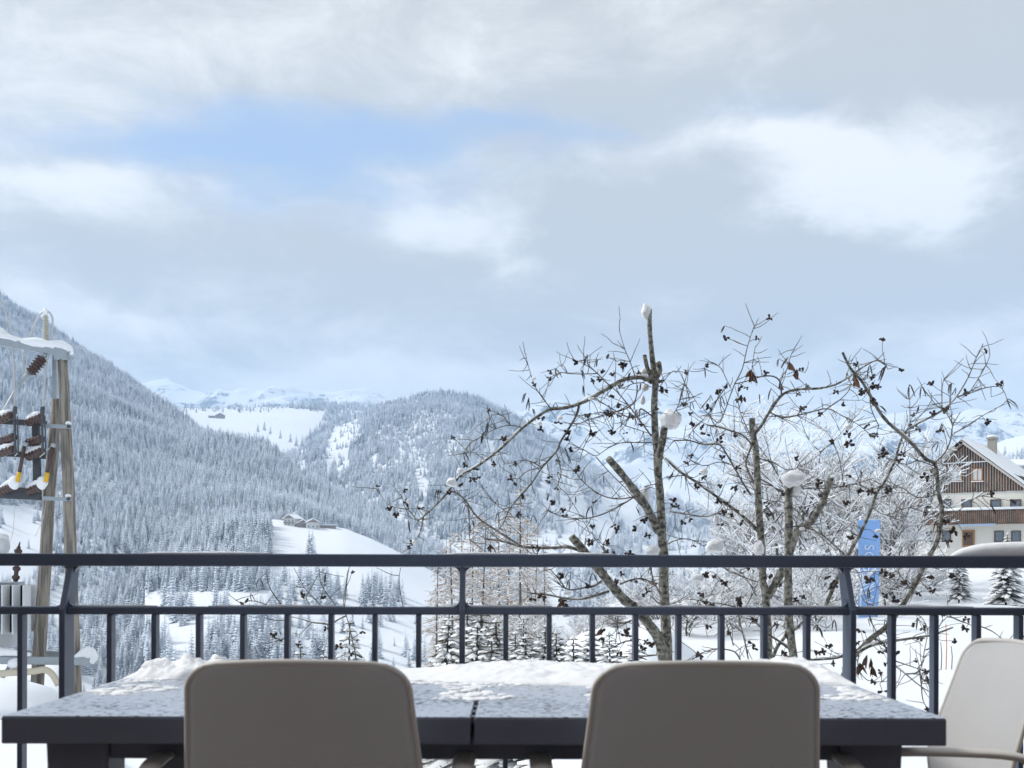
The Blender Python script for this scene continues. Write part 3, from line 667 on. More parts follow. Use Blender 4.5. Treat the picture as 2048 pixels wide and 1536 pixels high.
# transformer tank
tk = boxo('tank', tl(-60, 1300, .1), tl(40, 1175, 1.1), M['tank'], ts)
for k in range(-3, 3):
    x = k * 21 + 3
    o = MB().box(tl(x + 2, 1272, -.28), tl(x + 15, 1172, .098)).obj('radiator_fin', M['tank'], tk, sm=False); bevel(o, .06, 4)
for x in (42, 47, 52): bevel(boxo('radiator_fin', tl(x, 1268, .1), tl(x + 2.5, 1172, .95), M['tank'], tk), .01)
boxo('lid', tl(-62, 1176, -.1), tl(50, 1166, 1.2), M['galv'], tk)
insul('bushing', (31, 1166, .3), (37, 1096, .3), .09, 4, M['porc']); tub('bushing_tip', [(37, 1098, .3), (40, 1086, .3)], [.03, .012], M['porc'], 8)
insul('bushing', (-24, 1166, .3), (-20, 1096, .3), .09, 4, M['porc'])
MB().lathe(tl(-50, 1096, .4), tl(16, 1092, .4), [(0, .1), (.03, .19), (.95, .19), (1, .1)], 16).obj('oil_drum', M['tank'], ts)
MB().tube([tl(-50, 1082, .4), tl(-10, 1078, .4), tl(14, 1081, .4)], [.1, .15, .1], 10).obj('snow_cap', M['snow'], ts)
beam('platform_beam', (-80, 1322, -.2), (182, 1325, -.2), .17, .14, M['galv']); beam('platform_beam', (-80, 1308, .9), (120, 1311, .9), .15, .12, M['galv'])
beam('brace', (20, 1335, -.1), (-20, 1400, -.1), .08, .06, M['galv']); beam('brace', (56, 1365, -.1), (74, 1412, -.1), .08, .06, M['galv'])
MB().tube(catmull([tl(-40, 1352, -.4), tl(60, 1346, -.4), tl(88, 1342, -.4), tl(104, 1350, -.4), tl(118, 1372, -.4)], 4), .075, 10).obj('conduit', M['conduit'], ts)
snow_roll('snow_cap', [(150, 1318, -.2), (165, 1310, -.2), (178, 1308, -.2), (188, 1316, -.2), (182, 1328, -.2)], [.04, .10, .14, .11, .05]); snow_roll('snow_cap', [(-40, 1304, -.3), (0, 1306, -.3), (30, 1308, -.3), (62, 1312, -.3)], [.08, .1, .07, .04])
MB().blob(tl(30, 1330, -.3), (.16, .14, .13), 4).obj('snow_cap', M['snow'], ts)
bk = MB().blob(on_ground(-60, 20.5) + Vector((0, 0, -.1)), (2.1, 1.5, .75), 9, nu=20, nv=12).obj('snow_bank', M['snow_ground']); meta(bk, 'rounded snow bank below the transformer at the left edge', 'snow bank')

# ------------------------------------------------------------------ snowy trees of the middle distance
def twiggy(seed, h, kind):
    """Bare tree: trunk, limbs and twigs as thin tubes, with snow lying along them."""
    rnd = random.Random(seed); wood = MB(); sn = MB(); trunk = MB()
    def seg(p, d, ln, r, lvl):
        pts = [p]; dd = d.normalized(); n = 4 if lvl < 2 else 3
        for k in range(n):
            dd = (dd + Vector((rnd.gauss(0, .16), rnd.gauss(0, .16), rnd.gauss(.05 if kind == 'broad' else -.03, .10)))).normalized(); pts.append(pts[-1] + dd * ln / n)
        rs = [lerp(r, r * .45, k / n) for k in range(n + 1)]
        (trunk if lvl == 0 else wood).tube(pts, rs, 5 if lvl == 0 else 3, cap=False)
        if lvl and abs(dd.z) < .85 and rnd.random() < .8:
            sn.tube([q + Vector((0, 0, rs[k] * .9 + .012)) for k, q in enumerate(pts)], [max(rs[k] * .9, .021 if kind == 'broad' else .015) * rnd.uniform(.6, 1.5) for k in range(n + 1)], 3, cap=False)
        return pts, dd
    if kind == 'larch':
        top = Vector((rnd.gauss(0, .15), 0, h)); trunk.tube([(0, 0, -1), (0, 0, h * .4), top], [.10, .065, .01], 6)
        for k in range(int(h * 13)):
            t = rnd.uniform(.10, .97); a = rnd.uniform(0, 6.28); ln = (1 - t) ** .7 * h * .17 + .15
            pts, dd = seg(Vector((0, 0, h * t)), Vector((math.cos(a), math.sin(a), rnd.uniform(-.65, .35))), ln * rnd.uniform(.5, 1.15), .016, 1)
            for m_ in range(5):
                q = pts[rnd.randrange(1, 4)]; seg(q, Vector((math.cos(a) * .6 + rnd.gauss(0, .6), math.sin(a) * .6 + rnd.gauss(0, .6), rnd.uniform(-.7, .1))), ln * .35, .008, 2)
    else:
        pts, dd = seg(Vector((0, 0, -1)), Vector((0, 0, 1)), h * .55, h * .011, 0)
        def grow(p, d, ln, r, lvl):
            pts, dd = seg(p, d, ln, r, lvl)
            if lvl >= 4: return
            for k in range({1: 5, 2: 5, 3: 4}[lvl]):
                q = pts[rnd.randrange(1, len(pts))]; s_ = Vector((rnd.gauss(0, 1), rnd.gauss(0, 1), rnd.uniform(-.25, .8))).normalized()
                grow(q, (dd * .55 + s_ * .75), ln * rnd.uniform(.42, .7), max(r * .5, .006), lvl + 1)
        for k in range(11):
            t = rnd.uniform(.35, 1); q = Vector(pts[0]).lerp(pts[-1], t); a = rnd.uniform(0, 6.28)
            grow(q, Vector((math.cos(a), math.sin(a), rnd.uniform(.3, 1.5 + t))), h * rnd.uniform(.22, .42) * (1.15 - .3 * t), h * .005, 1)
    return trunk.mesh('trunk', True, (M['greywood'],)), wood.mesh('branches', False, (M['larch' if kind == 'larch' else 'greywood'],)), sn.mesh('branch_snow', False, (M['snow'],))
def put_tree(name, meshes, loc, h, base_h, label, group, rz, parts=('trunk', 'crown', 'branch_snow')):
    t = empty(name, loc, rz); s_ = h / base_h; t.scale = (s_, s_, s_); meta(t, label, 'tree', group)
    for nm, me in zip(parts, meshes): 
        c = link(nm, me, None, t)
        if nm != 'trunk': c['kind'] = 'stuff'
    return t
LAR = [twiggy(s, 11, 'larch') for s in (21, 22, 23)]
rnd = random.Random(31)
ORD = ('first', 'second', 'third', 'fourth', 'fifth', 'sixth', 'seventh', 'eighth', 'ninth', 'tenth', 'eleventh', 'twelfth', 'thirteenth', 'fourteenth', 'fifteenth', 'sixteenth', 'seventeenth')
for i, (px, ptop, y) in enumerate(((872, 1105, 56), (890, 1075, 62), (908, 1050, 60), (926, 1060, 68), (944, 1035, 64), (962, 1015, 60), (980, 1045, 70), (998, 1020, 66), (1014, 1005, 62), (1041, 955, 58), (1056, 1030, 70), (1070, 1040, 64), (1090, 1075, 60))):
    base = on_ground(px, y); h = P(px, ptop, y).z - base.z
    put_tree('larch_tree', LAR[i % 3], base, h, 11, 'tallest snow-flecked larch of the brown larch group' if px == 1041 else ORD[i] + ' bare brown larch from the left in the snow-flecked larch group', 'larches of the brown group', rnd.uniform(0, 6))
BRO = [twiggy(s, 9, 'broad') for s in (41, 42, 43)]
for i, (px, ptop, y, lb) in enumerate(((1612, 738, 46, 'tallest bare snow-covered tree rising behind the cut alder stems'), (1560, 790, 50, 'bare snowy tree just left of the tallest one'), (1745, 872, 44, 'bare snowy tree above the blue banner'), (1690, 830, 56, 'thin bare snowy tree between the tallest one and the banner'), (1815, 800, 60, 'fine-twigged bare tree left of the chalet'), (1450, 955, 60, 'bare snowy tree left of the cut alder stems'), (1508, 900, 55, 'bare snowy tree directly behind the forked alder stem'), (1648, 862, 52, 'bare snowy tree just right of the tallest one'), (1782, 885, 50, 'bare frosted tree right of the banner top'))):
    base = on_ground(px, y); h = P(px, ptop, y).z - base.z
    put_tree('bare_tree', BRO[i % 3], base, h, 9, lb, 'bare snowy trees', rnd.uniform(0, 6))
for i, (px, ptop, y) in enumerate(((1120, 1200, 30), (1170, 1180, 34), (1225, 1165, 32), (1270, 1150, 36), (1345, 1100, 34), (1385, 1110, 30), (1425, 1090, 36), (1465, 1075, 32), (1500, 1110, 38), (1545, 1060, 36), (1590, 1050, 34), (1625, 1080, 30), (1655, 1030, 40), (1690, 1050, 40), (1790, 1060, 40), (1800, 1010, 46), (1850, 1090, 52))):
    base = on_ground(px, y) + Vector((0, 0, -.9)); h = P(px, ptop, y).z - base.z
    t = put_tree('snowy_bush', BRO[(i + 1) % 3], base, h, 9, ORD[i] + ' tangled snow-laden bush from the left behind the alders', 'snowy bushes behind the alders', rnd.uniform(0, 6)); t.scale.x *= 1.35; t.scale.y *= 1.35; t['category'] = 'bush'
def spruce(seed, h=5.0, rad=1.25, tiers=22):
    rnd = random.Random(seed); nd = MB(); sn = MB(); tr = MB(); tr.tube([(0, 0, -1.5), (0, 0, h)], [.09, .012], 6)
    for k in range(tiers):
        t = k / (tiers - 1); z = h * (.05 + .92 * t); rr = rad * (1 - t) ** .8 + .08; off = rnd.uniform(0, 6)
        nb = 11 if t < .75 else 6
        for b in range(nb):
            a = off + 6.283 * b / nb + rnd.uniform(-.25, .25); ln = rr * rnd.uniform(.7, 1.15); d = Vector((math.cos(a), math.sin(a), 0)); s_ = Vector((-d.y, d.x, 0))
            dr = ln * rnd.uniform(.18, .45)
            ax = [Vector((0, 0, z)) + d * ln * q + Vector((0, 0, -dr * q * q + .10 * ln * q)) for q in (0, .25, .5, .75, 1)]
            for j in range(1, 5):
                for m_ in range(4):
                    for sg in (-1, 1):
                        q = ax[j - 1].lerp(ax[j], m_ / 4); lw = (.30 * ln * (1 - (j - 1 + m_ / 4) / 4.6) + .06) * rnd.uniform(.6, 1.15)
                        e = q + s_ * sg * lw + d * lw * .7 + Vector((0, 0, -lw * rnd.uniform(.1, .5)))
                        o_ = d * .035; nd.add([q - o_, q + o_, e], [(0, 1, 2)])
            if rnd.random() < .85:
                wv = ln * rnd.uniform(.10, .19) + .02; vs = []
                for j, q in enumerate(ax[1:]):
                    f = (0.7, 1.0, .95, .35)[j] * rnd.uniform(.75, 1.2)
                    vs += [q + s_ * wv * f + Vector((0, 0, -.02)), q + Vector((0, 0, .045 + wv * .35 * f)), q - s_ * wv * f + Vector((0, 0, -.02))]
                fs = []
                for j in range(3):
                    for m_ in range(2): fs.append((j*3+m_, j*3+m_+1, j*3+m_+4, j*3+m_+3))
                sn.add(vs, fs)
    sn.blob((0, 0, h * .985), (.03, .03, .07), seed)
    return tr.mesh('trunk', True, (M['greywood'],)), nd.mesh('crown', False, (M['needle'],)), sn.mesh('branch_snow', True, (M['snow'],))
SPR = [spruce(s) for s in (51, 52, 53)]
for i, (px, ptop, y, lb) in enumerate(((925, 1195, 34, 'snowy green spruce directly behind the middle rail post'), (905, 1215, 40, 'snowy spruce just left of the middle rail post'), (965, 1205, 31, 'wide snow-laden spruce right of the middle rail post'), (1000, 1235, 29, 'snow-laden spruce right of the wide one behind the balusters'), (1045, 1232, 36, 'slim snowy spruce in front of the first snow bank'), (1085, 1245, 16, 'snowy spruce in front of the big snow bank'), (1150, 1268, 14, 'low spruce top above the table snow'), (693, 1235, 24, 'dark young spruce seen above the left chair back'), (610, 1285, 24, 'small sparse young spruce above the left chair, left one'), (650, 1290, 26, 'small young spruce between the two above the left chair'), (1918, 1098, 42, 'green spruce under the right rail, left of two'), (2012, 1062, 40, 'snow-topped spruce before the chalet at the right edge'), (1260, 1268, 14, 'low spruce beside the alder foot'), (888, 1240, 30, 'leftmost snow-laden spruce of the clump at the middle post'), (945, 1245, 27, 'low snowy spruce between the first two balusters right of the middle post'), (1030, 1262, 27, 'low snowy spruce just left of the first snow bank'), (1190, 1250, 16, 'snowy spruce between the snow banks'), (1225, 1262, 15, 'snow-laden spruce left of the alder foot'), (1120, 1258, 15, 'broad snow-laden spruce on the snow bank'), (1060, 1268, 15, 'short broad spruce just above the table snow'), (980, 1275, 24, 'short snow-covered spruce close above the table snow'))):
    base = on_ground(px, y); h = max(P(px, ptop, y).z - base.z, 1.8); base.z = P(px, ptop, y).z - h
    t = put_tree('spruce_tree', SPR[i % 3], base, h, 5.0, lb, 'snowy spruces', rnd.uniform(0, 6)); k = 1.15 if px > 1500 else 1.55 * min(1.0, 4.2 / h) if 870 < px < 1300 else .9; t.scale.x *= k * rnd.uniform(.8, 1.25); t.scale.y *= k; t.rotation_euler.x = rnd.uniform(-.05, .05); t.rotation_euler.y = rnd.uniform(-.05, .05)
# marker pole and fence stakes in the snow at the right
for px, pt, pb, m_, lb in ((1892, 1245, 1320, 'orange', 'thin orange marker pole in the snow left of the end chair'), (1903, 1290, 1345, 'greywood', 'dark stake just right of the orange marker pole'), (1882, 1282, 1330, 'greywood', 'dark stake just left of the orange marker pole')):
    b = on_ground(px, 21); t = P(px, pt, 21)
    so = MB().tube([(0, 0, -.3), (.02, 0, (t - b).z * .5), (0, 0, (t - b).z)], [.010, .009, .007], 7).obj('marker_stake', M[m_]); so.location = b; meta(so, lb, 'stake')
# ------------------------------------------------------------------ the pruned alders just beyond the railing
VW = {'a': (740, 580, 2.792), 'b': (1250, 580, 2.566), 'c': (1060, 1080, 6.144), 'e': (1380, 1100, 6.4), 'd': (1400, 1080, 3.16), 'f': (440, 1130, 4.876), 'p': (0, 0, 1.0)}
def vp(k, z): ox_, oy_, s_ = VW[k]; return (ox_ + z[0] / s_, oy_ + z[1] / s_)
TREES = {}
PXM = lambda y: FPX / y
class Tree:
    def __init__(s, name, base, label):
        s.root = empty(name, base); meta(s.root, label, 'tree', 'pruned alders beyond the railing'); s.base = Vector(base); s.pts = []; s.nb = 0
    def near(s, px, py):
        return min(s.pts, key=lambda q: (q[0] - px) ** 2 + (q[1] - py) ** 2) if s.pts else None
SNOWY = []
def snow_lump(parent_tree, px, py, y, rx, rz_, seed, ry=None):
    c = P(px, py, y) - parent_tree.base; k = y / FPX * (.82 if rx < 15 else .95)
    r2 = random.Random(seed * 7); mb_ = MB().blob((0, 0, 0), (rx * k, (ry or min(rx, rz_) * .95) * k, rz_ * k * .88), seed, .3, 22, 14)
    for j in range(3):
        a_ = r2.uniform(0, 6.28); f_ = r2.uniform(.35, .6); mb_.blob((math.cos(a_) * rx * k * .5, r2.uniform(-.3, .3) * rx * k, math.sin(a_) * rz_ * k * .42 - rz_ * k * .12), (rx * k * f_, rx * k * f_ * .9, rz_ * k * f_), seed + j * 5 + 1, .3, 14, 9)
    o = mb_.obj('snow_cap', M['snow'], parent_tree.root); o.location = c; return o
rb = random.Random(77)
BR = []
def limb(t, k, r0, r1, zs, y=None, name='branch', dy=None, n=None, auto=True):
    pp = [vp(k, z) for z in zs]
    if max(r0, r1) < 6.5 and name == 'branch': r0, r1 = r0 * .78, r1 * .78
    if y is None:
        q = t.near(*pp[0]); y = q[2]
    if dy is None: dy = rb.uniform(-.5, .5) * min(1.0, sum(math.dist(a, b) for a, b in zip(pp, pp[1:])) / 260)
    cum = [0]
    for a, b in zip(pp, pp[1:]): cum.append(cum[-1] + math.dist(a, b))
    tot = cum[-1]; P3 = []
    for (px, py), c in zip(pp, cum): P3.append(P(px, py, y + dy * c / tot) - t.base)
    sm_ = catmull(P3, 3); m_ = len(sm_); kx = y / FPX
    rs = [lerp(r0, r1, i / (m_ - 1)) * kx * (1 + .13 * mnoise.noise(Vector((i * .8, r0, px * .1)))) for i in range(m_)]
    big = max(r0, r1) > 3.2
    nn = n or (10 if max(r0, r1) > 6 else 6 if big else 4)
    if max(r0, r1) > 5:
        sm2 = catmull(sm_, 4); rs2 = [lerp(rs[min(i // 4, m_ - 1)], rs[min(i // 4 + 1, m_ - 1)], (i % 4) / 4) * (1 + .10 * mnoise.noise(Vector((i * .7, px, 3)))) for i in range(len(sm2))]
        mb_ = MB().tube(sm2, rs2, nn)
    else:
        mb_ = MB().tube(sm_, rs, nn)
    o = mb_.obj(name, M['bark'] if big else M['twig'], t.root)
    for i, q in enumerate(sm_):
        w_ = q + t.base; t.pts.append((CX + w_.x / w_.y * FPX, HY - (w_.z - EYE) / w_.y * FPX, w_.y, rs[i] / kx))
    BR.append((t, o, sm_, rs, y, auto, max(r0, r1))); return o
tA = Tree('alder_tree', on_ground(1335, 6.1), 'tall pruned alder with snow-capped cut top and long drooping left branches')
tB = Tree('alder_tree', on_ground(1540, 6.4), 'forked alder stem cut off short, second from the tall alder')
tC = Tree('alder_tree', on_ground(1578, 6.0), 'pale upright alder stem with a large round snow cap')
tD = Tree('alder_tree', on_ground(1668, 5.7), 'slender leaning alder with long branches reaching up right of the banner')
tE = Tree('alder_shrub', on_ground(640, 6.6), 'low alder shoots seen between the rails above the left chair')
ym = 6.1
limb(tA, 'a', 4.2, 12, [(1560, 105), (1558, 200), (1570, 350), (1580, 430), (1590, 520), (1585, 640), (1590, 780), (1600, 900), (1605, 1000), (1615, 1100), (1625, 1250), (1630, 1380), (1640, 1490), (1640, 1640), (1650, 1800), (1660, 2100), (1665, 2500), (1664, 3780)], ym, 'trunk', 0)
limb(tA, 'p', 8.5, 12, [(1143, 1073), (1165, 1098), (1195, 1135), (1225, 1172), (1250, 1200), (1275, 1217), (1292, 1240), (1314, 1270), (1325, 1300), (1331, 1340)], ym - .25, 'limb', .25)
limb(tA, 'a', 7, 9, [(1330, 940), (1400, 1020), (1470, 1110), (1530, 1190), (1575, 1270), (1612, 1350)], ym - .3, 'limb', .3)
limb(tA, 'a', 7, 8, [(1642, 770), (1630, 850), (1612, 930), (1606, 1010)], ym - .1, 'limb', .1)
limb(tA, 'a', 4, 5, [(1530, 360), (1545, 430), (1575, 500)], ym - .06, 'limb', .05)
limb(tA, 'a', 6, 5, [(1605, 400), (1615, 450), (1590, 500)], ym - .04, 'limb', .03)
for r0, r1, zs in (
    (6, 1.2, [(1575, 515), (1530, 490), (1470, 487), (1400, 505), (1340, 540), (1270, 580), (1200, 620), (1100, 655), (1010, 665), (950, 695), (850, 770), (740, 875), (640, 955), (570, 1000), (500, 1040), (440, 1120), (400, 1170), (300, 1265), (260, 1285), (215, 1230), (110, 1205), (35, 1110)]),
    (2, .8, [(1010, 665), (960, 600), (925, 550), (905, 500), (880, 420), (868, 365)]), (1.6, .8, [(850, 770), (780, 755), (700, 775), (600, 830), (545, 870), (540, 920)]), (1.3, .8, [(780, 755), (740, 705), (690, 695), (665, 730), (645, 810)]),
    (1.3, .7, [(640, 950), (590, 915), (550, 905)]), (1.4, .8, [(300, 1265), (285, 1340), (260, 1390), (240, 1420)]), (1.2, .7, [(215, 1230), (190, 1210), (180, 1160)]),
    (2.0, 3.2, [(440, 1120), (500, 1145), (545, 1195), (600, 1270), (700, 1340), (780, 1390), (860, 1440)]), (1.5, 1.2, [(545, 1195), (555, 1300), (560, 1400), (640, 1415)]),
    (5, 2.4, [(1230, 1470), (1180, 1455), (1100, 1435), (1000, 1440), (860, 1435), (800, 1420), (720, 1400), (640, 1390)]),
    (3.4, 1.2, [(1165, 645), (1150, 700), (1110, 770), (1060, 850), (1040, 900), (960, 990), (900, 1080), (820, 1170), (770, 1240), (740, 1310), (690, 1360)]),
    (1.4, .8, [(960, 990), (900, 960), (860, 950), (790, 965), (740, 975)]), (1.4, .9, [(960, 990), (880, 1010), (830, 1050)]), (1.6, .8, [(1040, 910), (1060, 980), (1065, 1030), (1050, 1090), (1100, 1140), (1150, 1220), (1210, 1320), (1300, 1420)]), (1.2, .7, [(770, 1245), (720, 1210), (675, 1170)]),
    (2.2, 1, [(1480, 1150), (1400, 1165), (1320, 1155), (1250, 1120), (1180, 1060), (1150, 1020)]), (2.4, 1, [(1480, 1150), (1400, 1200), (1300, 1250), (1200, 1275), (1100, 1270), (1030, 1250), (980, 1225)]),
    (1.8, 1, [(1570, 850), (1480, 850), (1400, 852), (1330, 880), (1260, 925), (1200, 895), (1110, 855)]), (1.5, 1, [(1260, 930), (1330, 1010), (1420, 1100), (1500, 1190), (1560, 1250)]),
    (2.6, 1, [(1570, 815), (1500, 720), (1440, 640), (1370, 560), (1310, 510), (1250, 450), (1170, 400), (1130, 395)]), (1.5, .8, [(1270, 465), (1180, 468), (1100, 465), (1060, 460), (1020, 490), (1000, 500)]), (1.2, .7, [(1100, 465), (1080, 425), (1050, 425), (1030, 460)]), (1.1, .7, [(1215, 420), (1210, 360)]), (1.1, .7, [(1250, 430), (1260, 380)]),
    (2.2, 1, [(1490, 530), (1480, 610), (1430, 660), (1330, 690), (1230, 720), (1130, 760)]), (2.4, 1.4, [(1570, 700), (1510, 660), (1500, 700), (1450, 710), (1400, 690), (1330, 650), (1250, 600)]), (1.6, .8, [(1480, 490), (1450, 400), (1420, 330), (1390, 230)]), (1.1, .7, [(1365, 525), (1370, 395)]),
    (1.5, .8, [(1615, 540), (1650, 490), (1690, 450), (1705, 460)]), (2, 1.2, [(1540, 500), (1520, 515), (1470, 520), (1410, 545), (1380, 535)]), (1.8, .9, [(1640, 740), (1705, 670), (1740, 580), (1755, 520)]), (1.3, .8, [(1755, 520), (1800, 590), (1843, 660)]),
    (1.5, .8, [(1330, 640), (1360, 720), (1350, 800)]), (1.5, .8, [(1420, 660), (1400, 740), (1500, 780), (1560, 800)]), (1.4, .7, [(1090, 690), (1160, 700), (1230, 690), (1330, 700)]), (1.4, .8, [(1210, 700), (1230, 790), (1190, 880), (1170, 960)]), (1.3, .8, [(1620, 1080), (1570, 1085), (1530, 1095)])):
    limb(tA, 'a', r0, r1, zs)
for r0, r1, zs in ((3.5, 1.6, [(880, 500), (790, 560), (660, 585), (480, 610), (330, 520)]), (3.4, 1.8, [(970, 625), (780, 690), (620, 725), (500, 720), (380, 705), (200, 670), (20, 655)]), (2, 1.2, [(440, 600), (370, 500), (250, 360)]), (2.6, 1.6, [(1110, 540), (1200, 500), (1300, 475), (1420, 480), (1500, 540)]), (2.4, 1.6, [(1480, 330), (1520, 500), (1600, 650), (1700, 820)]), (1.8, 1.2, [(1500, 690), (1610, 790), (1760, 775)]),
    (2.2, 1.3, [(1600, 1330), (1700, 1380), (1480, 1420), (1340, 1430)]), (2.4, 1.4, [(1330, 1240), (1180, 1240), (1000, 1330)]), (1.8, 1, [(1250, 990), (1090, 1025), (960, 930)]), (1.5, 1, [(1080, 940), (1075, 1080), (1050, 1280)])):
    limb(tA, 'c', r0, r1, zs)
# forked stem
limb(tB, 'b', 6, 9, [(650, 655), (655, 740), (668, 800), (675, 900), (680, 1000), (685, 1100), (692, 1200), (702, 1320), (705, 1440), (718, 1540), (728, 1640), (735, 1800), (738, 2100), (742, 2400), (744, 3480)], 6.4, 'trunk', 0)
limb(tB, 'b', 6.5, 9, [(1055, 960), (1030, 1040), (1000, 1110), (950, 1190), (890, 1230), (855, 1310), (830, 1390), (790, 1470), (735, 1570)], 6.2, 'limb', .2)
for r0, r1, zs in ((4.5, 1.1, [(660, 740), (700, 690), (740, 620), (790, 550), (830, 520), (900, 505), (1000, 500), (1080, 480), (1150, 440), (1220, 390), (1290, 355), (1330, 375), (1345, 400)]), (2.4, 1.2, [(745, 625), (800, 650), (880, 640), (960, 620), (1040, 605), (1110, 640), (1200, 690), (1280, 760)]), (1.5, 1, [(1040, 600), (1100, 560), (1140, 520), (1160, 480)]), (2.4, 1.2, [(800, 530), (795, 470), (760, 440), (700, 440), (640, 460), (560, 480)]), (1.4, .8, [(790, 460), (830, 400), (845, 340), (865, 300)]), (1.2, .8, [(830, 430), (880, 410), (920, 420)]),
    (1.8, .8, [(560, 480), (600, 400), (620, 310), (640, 240), (660, 180)]), (1.2, .8, [(650, 455), (650, 390), (665, 290)]), (1.4, .8, [(540, 500), (520, 460), (490, 400), (450, 370), (420, 370), (400, 410)]), (1.5, .9, [(560, 480), (530, 560), (510, 620), (480, 680), (430, 640), (380, 580)]), (3.2, 4.2, [(205, 860), (280, 930), (360, 980), (430, 1030), (500, 1080), (570, 1130), (640, 1190), (695, 1250)]), (1.6, 1.2, [(215, 960), (290, 950), (350, 960)]), (2.2, 1.2, [(230, 1135), (330, 1150), (420, 1160), (500, 1130), (560, 1120)]), (1.8, 1, [(170, 1340), (240, 1290), (320, 1275), (400, 1310), (470, 1380)]),
    (3, 2, [(650, 790), (600, 740), (540, 720), (480, 700), (420, 690)]), (3, 2, [(645, 1050), (600, 980), (560, 910), (520, 840), (480, 790), (400, 790), (330, 770), (250, 770)]), (3.2, 2.4, [(675, 1010), (620, 900), (635, 830), (660, 770)]), (1.8, 1, [(680, 860), (760, 880), (830, 920), (900, 900)]), (1.5, .9, [(520, 490), (470, 560), (420, 640), (360, 700), (330, 740)]), (1.3, .8, [(330, 560), (300, 480), (270, 600)]), (1.5, .9, [(650, 760), (600, 650), (580, 580), (580, 480)]), (1.6, 1, [(700, 1150), (760, 1080), (860, 1110), (940, 1200), (1080, 1330)]), (1.4, .9, [(560, 900), (480, 880), (400, 900), (320, 860)])):
    limb(tB, 'b', r0, r1, zs)
limb(tC, 'b', 7.5, 9, [(836, 975), (838, 1060), (840, 1150), (840, 1250), (838, 1370), (838, 1500), (840, 1650), (855, 1800), (868, 1900), (880, 2100), (885, 2450), (890, 3500)], 6.0, 'trunk', 0)
for k, r0, r1, zs in (('b', 1.8, 1, [(840, 980), (880, 1010), (960, 1015), (1060, 1010), (1180, 990), (1280, 960)]), ('b', 2.2, 1, [(840, 1210), (930, 1215), (1020, 1260), (1100, 1330), (1150, 1380)]), ('e', 4, 2, [(1270, 1250), (1100, 1130), (1020, 1080), (840, 920), (760, 870)]), ('e', 4.5, 2.5, [(1240, 1000), (1340, 1010), (1430, 930), (1560, 800)]), ('e', 5, 4, [(1060, 1380), (1120, 1230), (1210, 1110), (1250, 1000)]), ('e', 2, 1, [(860, 400), (720, 350), (560, 290), (480, 250)]), ('e', 2, 1.2, [(580, 720), (440, 690), (330, 670), (120, 640), (0, 620)]), ('e', 2.4, 1.4, [(650, 1400), (580, 1300), (460, 1265), (330, 1260), (160, 1310), (30, 1400)]), ('e', 2, 1.2, [(560, 1220), (510, 1050), (460, 920)]), ('e', 2, 1.2, [(750, 1390), (700, 1150), (640, 900), (610, 700)]), ('e', 1.6, 1, [(510, 500), (430, 400), (300, 280)]), ('e', 1.6, 1, [(850, 580), (760, 420), (640, 250)])):
    limb(tC, k, r0, r1, zs, y=6.1 if k == 'e' else None)
